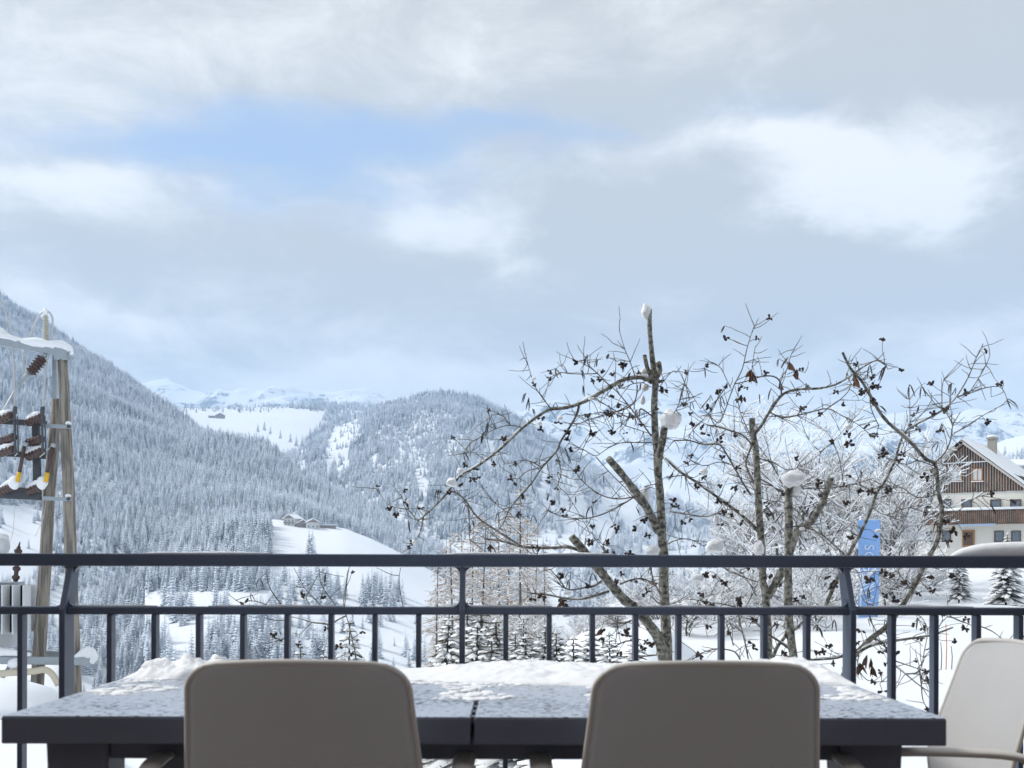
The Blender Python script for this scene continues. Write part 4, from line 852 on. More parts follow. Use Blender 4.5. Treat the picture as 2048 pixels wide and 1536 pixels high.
# slender right-hand alder
limb(tD, 'p', 2.6, 6.5, [(1684, 703), (1700, 735), (1722, 760), (1740, 790), (1766, 833), (1795, 860), (1823, 885), (1850, 915), (1869, 926), (1874, 955), (1877, 985), (1883, 1012), (1881, 1047), (1873, 1083), (1856, 1115), (1837, 1153), (1821, 1184), (1802, 1213), (1775, 1250), (1745, 1273), (1723, 1295), (1708, 1310), (1690, 1345), (1675, 1400), (1668, 1480), (1666, 1700), (1666, 1960)], 5.6, 'trunk', .1)
for k, r0, r1, zs in (('b', 5, 1, [(1020, 1640), (1080, 1500), (1140, 1365), (1200, 1260), (1250, 1150), (1290, 1040), (1330, 980), (1380, 880), (1410, 780), (1440, 720), (1500, 680), (1560, 650), (1640, 600), (1700, 540), (1760, 440), (1800, 340), (1835, 270)]), ('b', 1.6, .8, [(1700, 545), (1780, 520), (1850, 495), (1920, 490), (1950, 530), (1960, 570)]), ('b', 1.5, .8, [(1760, 530), (1810, 450), (1850, 380), (1870, 330)]), ('b', 1.5, .8, [(1640, 600), (1600, 590), (1560, 540), (1520, 490)]), ('b', 1.3, .8, [(1460, 700), (1460, 600), (1455, 480)]), ('b', 1.2, .8, [(1625, 600), (1625, 500), (1635, 445)]), ('b', 1.2, .8, [(1665, 580), (1670, 520), (1675, 470)]), ('b', 2.2, 1, [(1590, 880), (1640, 830), (1670, 760), (1680, 690), (1720, 620)]), ('b', 1.6, .9, [(1680, 690), (1650, 630), (1600, 590)]), ('b', 1.8, .9, [(1685, 730), (1760, 690), (1830, 640), (1870, 620)]), ('b', 1.5, .9, [(1300, 690), (1260, 600), (1250, 500), (1210, 440)]), ('b', 1.6, 1, [(1610, 1040), (1500, 1060), (1400, 1000), (1330, 1060)]), ('b', 1.6, .9, [(1620, 1180), (1720, 1120), (1800, 1060), (1880, 1040)]), ('b', 1.8, 1, [(1590, 900), (1500, 870), (1440, 890), (1330, 850)]), ('b', 1.6, .9, [(1310, 1000), (1260, 1020), (1180, 990), (1100, 1010)]), ('b', 1.6, .9, [(1270, 1110), (1340, 1150), (1460, 1110), (1560, 1150)]),
    ('d', 5, 2, [(980, 720), (1040, 680), (1100, 655), (1200, 635), (1300, 620), (1400, 605), (1480, 590), (1600, 545)]), ('d', 4, 3, [(985, 700), (900, 730), (820, 745), (700, 752)]), ('d', 2.5, 1.2, [(1100, 615), (1160, 650), (1190, 710), (1215, 770), (1300, 840), (1400, 920), (1470, 960)]), ('d', 2, 1, [(1300, 840), (1390, 820), (1420, 690), (1440, 560), (1400, 480)]), ('d', 2, 1, [(1390, 820), (1400, 900), (1410, 1000), (1440, 1060)]), ('d', 1.8, 1, [(1240, 760), (1330, 790), (1390, 810)]), ('d', 1.6, .9, [(1010, 690), (1000, 800), (1060, 880), (1150, 890)]), ('d', 1.6, .9, [(1130, 600), (1080, 500), (1060, 400), (1000, 200)]), ('d', 1.6, .9, [(1350, 330), (1290, 250), (1240, 190)]), ('d', 1.6, .9, [(1400, 200), (1320, 300), (1200, 250), (1100, 200)]), ('d', 2, 1, [(1780, 540), (1850, 570), (1920, 620), (2000, 640)]), ('d', 1.6, 1, [(1480, 590), (1560, 480), (1640, 500), (1780, 560)])):
    limb(tD, k, r0, r1, zs)
for r0, r1, zs in ((2.6, 1.0, [(1080, 590), (1000, 575), (900, 565), (820, 540), (700, 510)]), (1.6, .8, [(900, 565), (840, 620), (780, 680), (720, 670)]), (1.4, .8, [(640, 545), (540, 545), (460, 530), (400, 500)]), (2.0, .8, [(620, 420), (560, 340), (510, 270), (470, 180), (455, 40)]), (1.4, .8, [(460, 400), (390, 370), (290, 355), (200, 375), (80, 290)]), (1.3, .8, [(450, 390), (510, 310), (540, 280)]), (1.8, .8, [(980, 400), (900, 310), (820, 220), (720, 30)]), (1.6, .8, [(840, 320), (900, 210), (960, 100), (1020, 40)]), (1.4, .8, [(880, 400), (840, 330), (850, 290)]), (1.6, .8, [(1130, 400), (1040, 280), (980, 170), (970, 40)]), (1.8, .8, [(1330, 920), (1290, 720), (1240, 520), (1205, 400), (1220, 250), (1255, 40)]), (1.4, .8, [(1215, 420), (1240, 150), (1260, 30)]), (1.5, .8, [(1790, 420), (1760, 280), (1745, 150), (1762, 30)]), (1.4, .8, [(650, 700), (580, 740), (470, 770), (370, 790), (300, 860), (290, 920)]), (1.3, .8, [(560, 750), (480, 830), (430, 900)]), (2.4, 2, [(1330, 920), (1345, 1100), (1350, 1400)]), (2.6, 2.2, [(1080, 590), (1150, 540), (1230, 500)])):
    limb(tE, 'f', r0, r1, zs, y=6.6)
MB().tube([P(715, 1330, 6.6) - tE.base, P(690, 1450, 6.6) - tE.base, Vector((0, 0, -.3))], [.007, .010, .013], 6).obj('trunk', M['bark'], tE.root)

# cones, catkins, last leaves and fine side shoots
def cone_mesh(seed, n):
    rnd = random.Random(seed); mb = MB()
    for k in range(n):
        d = Vector((rnd.gauss(0, 1), rnd.gauss(0, 1), rnd.gauss(-.5, .9))).normalized(); c = d * rnd.uniform(.004, .013); q = d.to_track_quat('Z', 'Y').to_matrix()
        mb.tube([(0, 0, 0), tuple(c * .7)], .0011, 3, cap=False); mb.blob(c + d * .006, (.0068, .0068, .0096), seed + k, .4, 6, 5, q)
    return mb.mesh('cone_cluster', False, (M['cone'],))
CON = [cone_mesh(s, n) for s, n in ((1, 4), (2, 5), (3, 7), (4, 8), (5, 6))]
def catkin_mesh(seed):
    rnd = random.Random(seed); mb = MB()
    for k in range(rnd.randrange(2, 4)):
        x = rnd.gauss(0, .010); y = rnd.gauss(0, .006); mb.tube([(0, 0, 0), (x * .8, y, -.012), (x * 1.4, y, -.03), (x * 1.7, y, -.052)], [.001, .0026, .0028, .0012], 5)
    return mb.mesh('catkin', True, (M['cone'],))
CAT = [catkin_mesh(s) for s in (1, 2, 3)]
def leaf_mesh(seed):
    rnd = random.Random(seed); mb = MB()
    for k in range(3):
        a = rnd.uniform(0, 6); o_ = Vector((math.cos(a) * .012, math.sin(a) * .012, 0)); q = [Vector((0, 0, 0)), o_ + Vector((0, 0, -.015)), o_ * 1.4 + Vector((.004, 0, -.04)), Vector((-.004, .006, -.028))]
        mb.add(q + [p + Vector((.001, .0015, 0)) for p in q], [(0, 1, 2, 3), (7, 6, 5, 4), (0, 4, 5, 1), (1, 5, 6, 2), (2, 6, 7, 3), (3, 7, 4, 0)])
    return mb.mesh('dry_leaf', False, (M['dryleaf'],))
LEAF = [leaf_mesh(s) for s in (1, 2)]
ra = random.Random(99)
def hang(t, meshes, pos, name, s=1.0):
    o = link(name, meshes[ra.randrange(len(meshes))], None, t.root); o.location = pos; o.rotation_euler = (ra.uniform(-.4, .4), ra.uniform(-.4, .4), ra.uniform(0, 6.28)); k = s * ra.uniform(.8, 1.25); o.scale = (k, k, k); return o
def spot(t, px, py):
    q = t.near(px, py); return P(px, py, q[2]) - t.base, math.dist((px, py), q[:2]), q
seen = {}
for k, t, zs in (('a', tA, [(105, 1220), (145, 1255), (205, 1190), (240, 1412), (215, 1440), (500, 1030), (500, 1085), (440, 1130), (570, 1060), (595, 1000), (1005, 492), (920, 525), (1145, 395), (1290, 450), (1282, 495), (1410, 415), (955, 715), (955, 775), (1050, 740), (1105, 790), (1240, 795), (1210, 695), (1330, 685), (1350, 790), (810, 970), (1150, 1000), (1000, 1065), (815, 1080), (860, 1150), (1020, 1180), (830, 1255), (1255, 1180), (670, 1440), (1240, 1400), (1325, 1400), (1530, 1280), (1480, 1325), (1550, 1370), (1310, 1465), (1695, 1170), (1640, 555), (1385, 640), (1690, 1200), (1380, 1335), (1440, 1465)]),
    ('b', tB, [(190, 510), (430, 600), (480, 770), (350, 680), (320, 880), (405, 955), (370, 1005), (560, 1010), (620, 1030), (580, 555), (580, 500), (470, 515), (905, 595), (1080, 520), (1115, 580), (245, 1070), (490, 1200), (590, 1190), (505, 1140), (340, 850), (410, 735), (385, 700), (500, 850), (560, 740), (520, 490), (330, 1175), (350, 1310), (480, 1080), (300, 1190)]),
    ('b', tD, [(1260, 440), (1265, 485), (1215, 515), (1270, 565), (1140, 735), (1150, 785), (1240, 690), (1285, 740), (1310, 845), (1335, 825), (1060, 770), (1200, 1020), (1135, 1085), (1260, 1030), (1350, 1020), (1640, 605), (1580, 630), (1505, 710), (1620, 715), (1700, 780), (1850, 670), (1745, 520), (1540, 955), (1880, 1040), (1290, 1255), (1650, 1180), (1690, 1230), (1750, 1260), (1160, 1260)]),
    ('b', tC, [(990, 990), (740, 1145), (880, 860)]),
    ('c', tA, [(385, 420), (430, 740), (430, 790), (1060, 500), (1060, 560), (1130, 410), (1280, 500), (880, 1100), (890, 1200), (1120, 1150), (1190, 1100), (1230, 1170), (1100, 1390), (1440, 620), (1690, 1110), (1430, 1250), (1400, 1320), (1490, 1270), (20, 720), (150, 700), (740, 30), (940, 150), (1050, 160), (1230, 155)]),
    ('e', tC, [(200, 300), (450, 400), (280, 690), (620, 620), (640, 680), (1000, 330), (1140, 430), (1740, 330), (1840, 440), (1350, 630), (1450, 580), (160, 550), (240, 970), (500, 1050), (800, 1190), (820, 1240), (830, 880), (1100, 950), (1640, 1300), (1710, 1290), (1770, 1210), (1840, 1440), (1210, 1300), (130, 1340)]),
    ('d', tD, [(1160, 200), (1070, 240), (1460, 220), (1180, 340), (1240, 370), (1470, 310), (1340, 530), (1410, 550), (1140, 700), (990, 640), (1150, 830), (1100, 890), (1430, 820), (1155, 950), (1440, 880), (850, 270), (840, 290), (820, 660), (750, 700), (1680, 550), (1380, 330), (1450, 1060)]),
    ('f', tE, [(250, 350), (230, 380), (805, 300), (1000, 310), (520, 680), (575, 730), (1045, 630), (1160, 800)])):
    for z in zs:
        px, py = vp(k, z); pos, dist, q = spot(t, px, py)
        hang(t, CON, pos, 'cone_cluster', .98)
        if dist > 4:
            a = P(q[0], q[1], q[2]) - t.base; mid = (a + pos) / 2 + Vector((ra.uniform(-.02, .02), 0, .015)); MB().tube([a, mid, pos], [.0022, .0018, .0013], 4, cap=False).obj('twig', M['twig'], t.root)
for k, t, zs in (('a', tA, [(525, 905), (655, 740), (370, 1115), (870, 575), (885, 600), (1030, 440), (1185, 530), (1085, 880), (990, 1130), (1235, 1205), (215, 1290), (1215, 360), (1265, 385), (640, 790), (665, 1420)]), ('b', tB, [(405, 400), (685, 530), (495, 540), (835, 340), (340, 570), (750, 500)]), ('b', tD, [(1335, 385), (1958, 550), (1460, 480), (1520, 490), (1675, 470), (1455, 720)]), ('c', tA, [(890, 1190), (770, 400)]), ('e', tC, [(1120, 900), (1630, 960), (1850, 880)]), ('f', tE, [(1035, 90), (300, 280)])):
    for z in zs: px, py = vp(k, z); pos, _, _ = spot(t, px, py); hang(t, CAT, pos, 'catkin', 1.2)
for k, t, zs in (('b', tB, [(645, 405), (650, 420), (880, 400), (790, 470), (835, 360)]), ('b', tD, [(1170, 425), (1180, 440)]), ('d', tD, [(1080, 740), (1090, 790), (1010, 770), (1060, 720)]), ('e', tC, [(1200, 1300), (1180, 1340)]), ('c', tA, [(420, 720), (880, 1080)])):
    for z in zs: px, py = vp(k, z); pos, _, _ = spot(t, px, py); hang(t, LEAF, pos, 'dry_leaf', 1.5)
for (t, o, pts, rs, y, auto, rmax) in BR:                                   # side shoots, joined per branch
    if rmax > 8 or not auto: continue
    mb_ = MB(); ln = sum((b - a).length for a, b in zip(pts, pts[1:])); n = int(ln * (34 if t is not tE else 7)); px_ = y / FPX
    for k in range(n):
        i = ra.randrange(1, len(pts)); p = pts[i]; tg = (pts[i] - pts[i - 1]).normalized()
        d = (tg * .5 + Vector((ra.gauss(0, 1), ra.gauss(0, .8), ra.gauss(.15, .8)))).normalized(); l_ = ra.uniform(14, 62) * px_; q = [p]
        for j in range(4): d = (d + Vector((ra.gauss(0, .13), ra.gauss(0, .13), ra.gauss(.02, .13)))).normalized(); q.append(q[-1] + d * l_ / 4)
        mb_.tube(q, [1.0 * px_, .85 * px_, .75 * px_, .65 * px_, .5 * px_], 3, cap=False)
        if ra.random() < .075: hang(t, CON, q[-1], 'cone_cluster', .8)
        elif ra.random() < .05: hang(t, CAT, q[-1], 'catkin', 1.0)
    if mb_.v:
        s_ = mb_.obj('side_shoots', M['twig'], o); s_['kind'] = 'stuff'
for (t, o, pts, rs, y, auto, rmax) in BR:                                   # thin broken ridges of snow along the limbs
    if rmax < 1.9: continue
    mb_ = MB(); i = 0
    while i < len(pts) - 3:
        k = ra.randrange(2, 6); run = pts[i:i + k + 1]; rr_ = rs[i:i + k + 1]
        if len(run) > 2 and ra.random() < .5 and abs((run[-1] - run[0]).normalized().z) < .72:
            m_ = len(run); mb_.tube([q + Vector((0, 0, rr_[j] * .8)) for j, q in enumerate(run)], [rr_[j] * (.95 if 0 < j < m_ - 1 else .35) * ra.uniform(.7, 1.15) + .0008 for j in range(m_)], 6)
        i += k + ra.randrange(0, 4)
    if mb_.v: mb_.obj('snow_ridge', M['snow'], o)['kind'] = 'stuff'
sl = 0
for t, px, py, y, rx, rz_ in ((tA, 1291, 622, 6.1, 11, 21), (tA, 1341, 838, 6.0, 21, 21), (tA, 1326, 862, 6.02, 9, 20), (tA, 1287, 744, 6.14, 9, 13), (tA, 1317, 728, 6.1, 7, 9), (tA, 1290, 775, 6.15, 9, 10), (tA, 1285, 800, 6.15, 6, 12), (tA, 1288, 990, 6.2, 12, 26), (tA, 903, 965, 5.9, 13, 12), (tA, 920, 943, 5.9, 8, 10), (tA, 1067, 757, 6.0, 5, 4), (tA, 1098, 757, 6.0, 6, 4), (tA, 1078, 847, 6.0, 7, 6), (tA, 1119, 836, 6.0, 7, 6), (tA, 816, 1003, 5.9, 4, 6), (tA, 828, 1085, 5.9, 5, 6), (tA, 1035, 953, 5.9, 4, 5), (tA, 1185, 797, 6.1, 12, 4), (tA, 1305, 1100, 6.0, 15, 12), (tA, 1168, 1108, 5.85, 14, 5),
    (tB, 1509, 855, 6.4, 9, 10), (tB, 1518, 1095, 6.3, 12, 20), (tB, 1407, 942, 6.3, 10, 9), (tB, 1433, 1040, 6.35, 7, 16), (tB, 1484, 1022, 6.35, 6, 8), (tB, 1667, 952, 6.2, 7, 6), (tB, 1430, 1092, 6.3, 18, 16), (tC, 1588, 955, 5.95, 24, 18), (tC, 1592, 978, 6.0, 12, 14), (tC, 1538, 1162, 6.3, 6, 9), (tC, 1424, 1198, 6.1, 9, 8), (tC, 1396, 1155, 6.1, 14, 11), (tC, 1488, 1212, 6.1, 8, 5), (tD, 1696, 852, 5.8, 10, 8), (tD, 1757, 1060, 5.7, 9, 5), (tD, 1604, 1056, 5.8, 7, 4), (tA, 1134, 1186, 5.9, 9, 6), (tE, 546, 1254, 6.6, 6, 5), (tE, 590, 1208, 6.6, 6, 6)):
    sl += 1; snow_lump(t, px, py, y, rx, rz_, sl)
# ------------------------------------------------------------------ railing
RZ = R(1.7); rl = empty('railing', (0, 3.15, 0), RZ); meta(rl, 'dark grey metal balcony railing with flat posts and slim balusters', 'railing')
S0, DS = -0.148, 1.167
bevel(MB().box((-4.2, .015, 1.031), (4.2, .075, 1.069)).obj('top_rail', M['rail'], rl, sm=False), .004)
bevel(MB().box((-4.2, -.022, .889), (4.2, .020, .912)).obj('mid_rail', M['rail'], rl, sm=False), .004)
bevel(MB().box((-4.2, -.022, .085), (4.2, .020, .108)).obj('bottom_rail', M['rail'], rl, sm=False), .004)
pm = MB()
def prism(mb_, prof, x0, x1):
    n = len(prof); mb_.add([(x0, y, z) for y, z in prof] + [(x1, y, z) for y, z in prof], [tuple(range(n)), tuple(range(n, 2 * n))[::-1]] + [(k, k + n, (k + 1) % n + n, (k + 1) % n) for k in range(n)])
prism(pm, [(-.040, .001), (.034, .001), (.034, .88), (.078, 1.0305), (.020, 1.0305), (-.040, .905)], -.0085, .0085)
pme = pm.mesh('post', False, (M['rail'],)); bme = MB().box((-.0075, -.019, .1085), (.0075, .017, .8885)).mesh('baluster', False, (M['rail'],))
fil = MB()
for k in range(-3, 4):
    o = link('post', pme, None, rl); o.location.x = S0 + DS * k; bevel(o, .002)
    for sg in (-1, 1):
        w_ = MB(); a = [(0, 0), (.022, 0)] + [(.022 - .022 * math.sin(t * math.pi / 12), .022 - .022 * math.cos(t * math.pi / 12)) for t in range(1, 6)] + [(0, .022)]
        for nm, z, fl in (('weld', 1.0305, -1), ('weld', .9125, 1)):
            q = MB(); yo = .03 if fl < 0 else -.012; n = len(a); xs = .009 * sg
            q.add([(xs + x * sg, yo, z + zz * fl) for x, zz in a] + [(xs + x * sg, yo + .03, z + zz * fl) for x, zz in a], [tuple(range(n)), tuple(range(n, 2 * n))[::-1]] + [(i, i + n, (i + 1) % n + n, (i + 1) % n) for i in range(n)])
            c_ = q.obj('weld', M['rail'], o, sm=False)
    for j in range(1, 9):
        b = link('baluster', bme, None, rl); b.location.x = S0 + DS * k + DS / 9 * j; bevel(b, .0015)
def snow_pad(name, x0, x1, y0, y1, z, h, nx, ny, seed, label, edge=None, amp=.5, ns=9.0):
    """Snow lying on something flat: a closed sheet that thins to its edges; edge(x, y) trims the outline."""
    mb_ = MB()
    for i in range(nx + 1):
        for j in range(ny + 1):
            x, y = lerp(x0, x1, i / nx), lerp(y0, y1, j / ny)
            e = edge(x, y) if edge else min(1, 3 * min(i, nx - i) / nx * 2) * min(1, 3 * min(j, ny - j) / ny * 2)
            n_ = mnoise.fractal(Vector((x * ns, y * ns, seed)), .8, 2.1, 5)
            hh = h * e ** .6 * (1 + amp * n_) if e > 0 else 0
            mb_.v.append((x, y, z + (max(hh, -.003) if e > 0 else -.003)))
    nv = len(mb_.v)
    for i in range(nx):
        for j in range(ny):
            k = i * (ny + 1) + j; mb_.f.append((k, k + ny + 1, k + ny + 2, k + 1))
    o = mb_.obj(name, M['snow']); meta(o, label, 'snow', kind='stuff'); return o
rp_ = Matrix.Translation((0, 3.15, 0)) @ Matrix.Rotation(RZ, 4, 'Z')
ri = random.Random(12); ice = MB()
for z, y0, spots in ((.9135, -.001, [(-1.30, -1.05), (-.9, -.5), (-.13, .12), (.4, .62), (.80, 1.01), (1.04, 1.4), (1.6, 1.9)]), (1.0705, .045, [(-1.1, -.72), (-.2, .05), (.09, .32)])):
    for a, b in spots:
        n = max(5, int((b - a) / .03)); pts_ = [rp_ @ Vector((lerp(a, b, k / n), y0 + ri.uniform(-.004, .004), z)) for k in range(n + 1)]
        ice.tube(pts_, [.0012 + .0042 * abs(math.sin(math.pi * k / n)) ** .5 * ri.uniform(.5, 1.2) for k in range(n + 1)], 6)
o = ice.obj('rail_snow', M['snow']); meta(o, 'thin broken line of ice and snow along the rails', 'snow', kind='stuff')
sp = MB().tube(catmull([rp_ @ Vector((x, .045, z)) for x, z in ((1.35, 1.066), (1.39, 1.074), (1.45, 1.080), (1.54, 1.084), (1.7, 1.086), (1.95, 1.087), (2.3, 1.08))], 4), [.004, .008, .012, .016, .019, .021, .023, .025, .027, .027, .028, .028, .029, .029, .029, .028, .028, .028, .028, .027, .027, .026, .024, .018, .008], 14).obj('snow_pad', M['snow']); sp.scale.z = 1.0
meta(sp, 'smooth pillow of snow lying on the top rail at the right', 'snow')

# ------------------------------------------------------------------ table
def frost_material():
    m_ = bpy.data.materials.new('wet_frosted_tabletop'); m_.use_nodes = True; T = NT(m_.node_tree); b = m_.node_tree.nodes['Principled BSDF']
    t = T.n('ShaderNodeTexCoord').outputs['Object']
    vo = T.n('ShaderNodeTexVoronoi'); T.put(vo.inputs['Vector'], t); vo.inputs['Scale'].default_value = 34
    n1 = T.noise(t, 60, 4, 0.6); n2 = T.noise(t, 6, 4, 0.6)
    f = T.m('ADD', T.m('MULTIPLY', n1, .75), T.m('MULTIPLY', n2, .35))
    fr = T.ramp(f, .43, .53)
    T.put(b.inputs['Base Color'], T.mix(fr, c4(.03, .036, .05), c4(.46, .51, .60)))
    T.put(b.inputs['Roughness'], T.m('MULTIPLY_ADD', fr, .22, .10))
    b.inputs['Specular IOR Level'].default_value = .9
    bp_ = T.n('ShaderNodeBump'); bp_.inputs['Strength'].default_value = .3; bp_.inputs['Distance'].default_value = .004
    T.put(bp_.inputs['Height'], T.m('ADD', n1, T.m('MULTIPLY', vo.outputs['Distance'], -.5))); T.put(b.inputs['Normal'], bp_.outputs[0])
    return m_
M['frost'] = frost_material()
XA, XB, XM, YA, YB = -.970, .827, -.0745, 2.0, 2.88
tb = empty('terrace_table', (0, 0, 0)); meta(tb, 'long dark slatted terrace table carrying wet snow', 'table')
for x0, x1 in ((XA, XM - .0035), (XM + .0035, XB)):
    t_ = bevel(MB().box((x0, YA, .698), (x1, YB, .7495)).obj('table_top', M['table'], tb, sm=False), .003)
    bevel(MB().box((x0 + .0015, YA + .0015, .7497), (x1 - .0015, YB - .0015, .7512)).obj('wet_surface', M['frost'], t_, sm=False), .0006)
for k in range(12): boxo('seam_clip', (XM - .0034, YA + .02 + .07 * k, .735), (XM + .0034, YA + .045 + .07 * k, .7485), M['table'], tb)
ap = MB(); 
for y in (YA + .10, YB - .12): bevel(boxo('apron', (XA + .17, y, .652), (XB - .14, y + .02, .697), M['table'], tb), .002)
for k in range(15):
    x = XA + .2 + .095 * k; boxo('cross_slat', (x, YA + .121, .664), (x + .05, YB - .121, .690), M['table'], tb)
for x0, x1 in ((XA + .045, XA + .17), (XB - .175, XB - .05)):
    for y0 in (YA + .09, YB - .19):
        lg = MB(); lg.add([(x0, y0, .697), (x1, y0, .697), (x1, y0 + .1, .697), (x0, y0 + .1, .697), (x0 + .02, y0 + .02, .0), (x1 - .02, y0 + .02, .0), (x1 - .02, y0 + .08, .0), (x0 + .02, y0 + .08, .0)], [(0,1,2,3), (7,6,5,4), (0,4,5,1), (1,5,6,2), (2,6,7,3), (3,7,4,0)])
        bevel(lg.obj('leg', M['table'], tb, sm=False), .004)
def ed_mid(x, y):
    yf = YB - .33 - .03 * math.sin(x * 9) + .05 * mnoise.noise(Vector((x * 7, 3, 1))); xl = -.32 + .05 * mnoise.noise(Vector((y * 9, 1, 4)))
    return max(0, min(1, (y - yf) / .16)) * min(1, max(0, (x - xl) / .25)) * min(1, max(0, (YB + .004 - y) / .05)) * min(1, max(0, (XB + .008 - x) / .05)) * (.45 + .55 * smooth(.35, .75, x) + .3 * math.exp(-((x - .03) / .22) ** 2))
snow_pad('table_snow', -.42, XB + .012, YB - .42, YB + .006, .7514, .034, 280, 110, 3.3, 'white snow along the far edge of the table', ed_mid, .42, 11)
def ed_left(x, y):
    d = ((x + .86) / .17) ** 2 + ((y - 2.76) / .13) ** 2; n_ = mnoise.noise(Vector((x * 11, y * 11, 8)))
    return max(0, 1 - d + .5 * n_) * min(1, max(0, (x - XA + .01) / .04)) * min(1, max(0, (YB + .004 - y) / .04))
snow_pad('table_snow', XA - .012, -.40, 2.5, YB + .006, .7514, .030, 140, 90, 6.1, 'ragged heap of snow on the left far corner of the table', ed_left, .7, 16)
lump = MB(); rs_ = random.Random(4)
for k in range(7): lump.blob((-.93 + .024 * k + rs_.uniform(-.02, .02), 2.80 + rs_.uniform(-.05, .05), .760 + rs_.uniform(0, .016)), (.026, .026, .021), k, .5, 10, 7)
o = lump.obj('snow_crumbs', M['snow']); meta(o, 'lumpy snow crumbs on top of the left table heap', 'snow', kind='stuff')
def slush(x0, x1, y0, y1, n, seed):                                      # half-melted snow crumbs strewn over the wet top
    rnd_ = random.Random(seed); mb_ = MB()
    for k in range(n):
        x, y = rnd_.uniform(x0, x1), rnd_.uniform(y0, y1)
        if mnoise.noise(Vector((x * 6, y * 6, seed))) < -.05 + .25 * (YB - y): continue
        r_ = rnd_.uniform(.004, .013); mb_.blob((x, y, .7512), (r_ * rnd_.uniform(1, 1.9), r_, r_ * .28), k, .5, 7, 4)
    return mb_
o = slush(XA + .02, XB - .02, YA + .25, YB - .12, 2600, 5).obj('slush', M['snow']); meta(o, 'grains of half-melted slush strewn over the table top', 'slush', kind='stuff')

# ------------------------------------------------------------------ chairs
def shell_mesh():
    path = [(.215, .432), (.20, .442), (.12, .438), (.02, .430), (-.08, .430), (-.15, .438), (-.19, .460), (-.210, .50), (-.226, .56), (-.250, .64), (-.275, .72), (-.300, .80), (-.312, .838), (-.320, .864)]
    pts = catmull([Vector((0, y, z)) for y, z in path], 4); n = len(pts); nx = 20; mb_ = MB()
    ln = [0]
    for a, b in zip(pts, pts[1:]): ln.append(ln[-1] + (b - a).length)
    outline = []
    for i, p in enumerate(pts):
        wv = lerp(.226, .204, smooth(.55, .87, p.z)) if p.z > .5 else .226
        d = min(ln[-1] - ln[i], ln[i]); rad = .062 if ln[i] > ln[-1] / 2 else .07
        if d < rad: wv = wv - rad + math.sqrt(max(0, rad * rad - (rad - d) ** 2))
        for k in range(nx + 1):
            s_ = -1 + 2 * k / nx; s_ = math.copysign(abs(s_) ** .9, s_)
            f = smooth(.45, .6, p.z)
            mb_.v.append((s_ * wv, p.y + f * .034 * s_ * s_ * (wv / .22), p.z + (1 - f) * .018 * s_ * s_ - f * .006 * s_ * s_ * smooth(.8, .87, p.z)))
        outline.append(((mb_.v[-nx - 1]), mb_.v[-1]))
    for i in range(n - 1):
        for k in range(nx): q = i * (nx + 1) + k; mb_.f.append((q, q + 1, q + nx + 2, q + nx + 1))
    top = mb_.v[-nx - 1:]
    loop = [Vector(a) for a, b in outline] + [Vector(v) for v in top[1:-1]] + [Vector(b) for a, b in outline][::-1]
    return mb_, loop
sh, loop = shell_mesh(); shme = sh.mesh('shell', True, (M['taupe'],)); rim = MB().tube(loop, .0062, 8).mesh('rim', True, (M['rim'],))
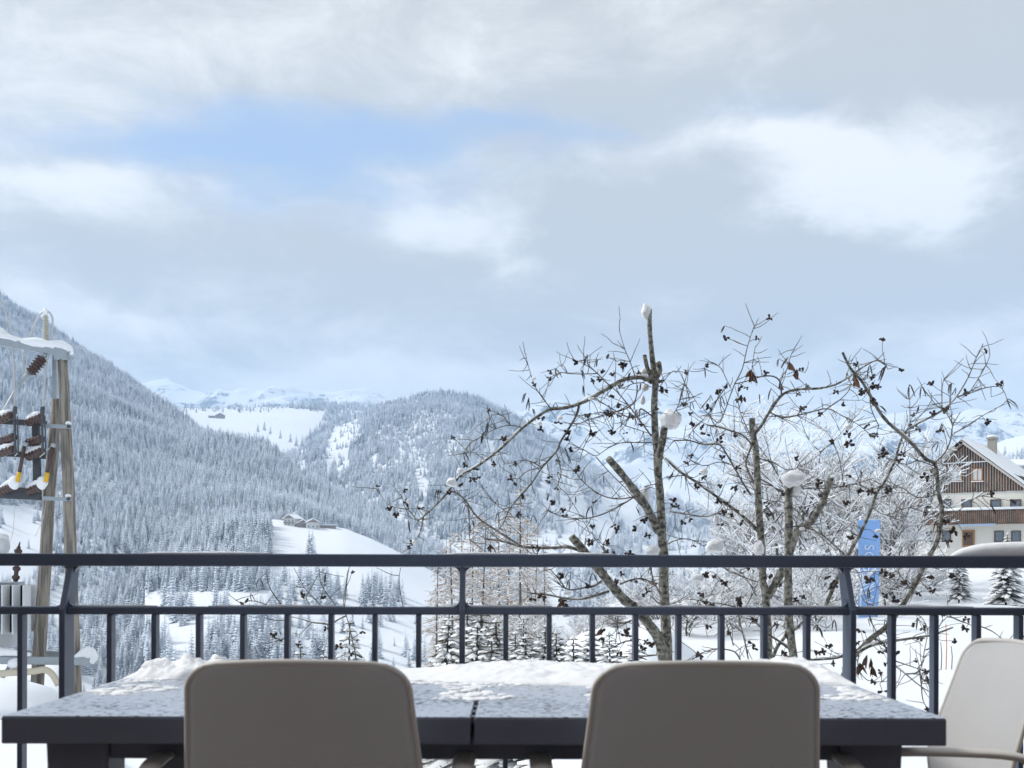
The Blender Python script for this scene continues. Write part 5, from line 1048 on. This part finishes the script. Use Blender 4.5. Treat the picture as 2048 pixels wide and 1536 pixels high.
def arm_mesh(sg):
    pts = catmull([Vector(p) for p in ((sg * .24, -.26, .0), (sg * .268, -.245, .30), (sg * .288, -.235, .52), (sg * .298, -.215, .630), (sg * .300, -.175, .655), (sg * .300, -.05, .662), (sg * .298, .08, .660), (sg * .290, .135, .645), (sg * .280, .160, .59), (sg * .262, .175, .40), (sg * .245, .19, .0))], 4)
    mb_ = MB(); n = 10; t0 = None
    for i, p in enumerate(pts):
        t = (pts[min(i + 1, len(pts) - 1)] - pts[max(i - 1, 0)]).normalized(); u_ = Vector((1, 0, 0)); u_ = (u_ - t * u_.dot(t)).normalized(); v_ = t.cross(u_)
        flat = smooth(.55, .65, p.z); a_, b_ = lerp(.013, .022, flat), lerp(.011, .009, flat)
        for k in range(n): an = 6.2832 * k / n; mb_.v.append(tuple(p + u_ * math.cos(an) * a_ + v_ * math.sin(an) * b_))
    for i in range(len(pts) - 1):
        for k in range(n): a = i * n + k; b = i * n + (k + 1) % n; mb_.f.append((a, b, b + n, a + n))
    mb_.f += [tuple(range(n))[::-1], tuple(range((len(pts) - 1) * n, len(pts) * n))]
    return mb_.mesh('arm_frame', True, (M['rim'],))
ARM = [arm_mesh(-1), arm_mesh(1)]; sup = MB().box((-.25, -.11, .405), (.25, -.08, .425)).box((-.25, .09, .405), (.25, .12, .425)).mesh('seat_bar', False, (M['rim'],))
def chair(loc, rz, label):
    c = empty('armchair', loc, rz); meta(c, label, 'chair', 'taupe plastic armchairs at the table')
    s_ = link('shell', shme, None, c); so = s_.modifiers.new('thick', 'SOLIDIFY'); so.thickness = .008; so.offset = 0
    link('rim', rim, None, s_)
    for a in ARM: link('arm_frame', a, None, c)
    for y in (-.11, .09):
        b = MB().box((-.255, y, .400), (.255, y + .03, .418)).obj('seat_bar', M['rim'], c, sm=False)
    return c
chair((-.391, 2.215, 0), R(-.6), 'taupe plastic armchair seen from behind, left of the two at the near table side')
chair((.356, 2.215, 0), R(.4), 'taupe plastic armchair seen from behind, right of the two at the near table side')
e_ = chair((.850, 2.44, 0), R(88), 'pale armchair turned sideways at the right end of the table')
cr = MB(); 
for dx, dy, r_ in ((0, 0, .018), (.022, .01, .013), (-.02, .012, .012)): cr.blob((.90 + dx, 2.30 + dy, .458), (r_, r_, r_ * .9), dx * 99, .5)
o = cr.obj('snow_crumbs', M['snow']); meta(o, 'small clump of snow on the seat of the end chair', 'snow', kind='stuff')

# ------------------------------------------------------------------ cold haze over the valley
hb = MB().box((-7200, -7000, -98), (7200, 7500, 1260)).obj('haze', bpy.data.materials.new('valley_haze'), sm=False); meta(hb, kind='stuff')
hm = hb.data.materials[0]; hm.use_nodes = True; hm.node_tree.nodes.clear(); H_ = NT(hm.node_tree)
pv = H_.n('ShaderNodeVolumePrincipled'); pv.inputs['Color'].default_value = c4(.44, .68, 1.0); pv.inputs['Density'].default_value = 1.45e-4; pv.inputs['Anisotropy'].default_value = 0.2
ho = H_.n('ShaderNodeOutputMaterial'); H_.put(ho.inputs['Volume'], pv.outputs[0])
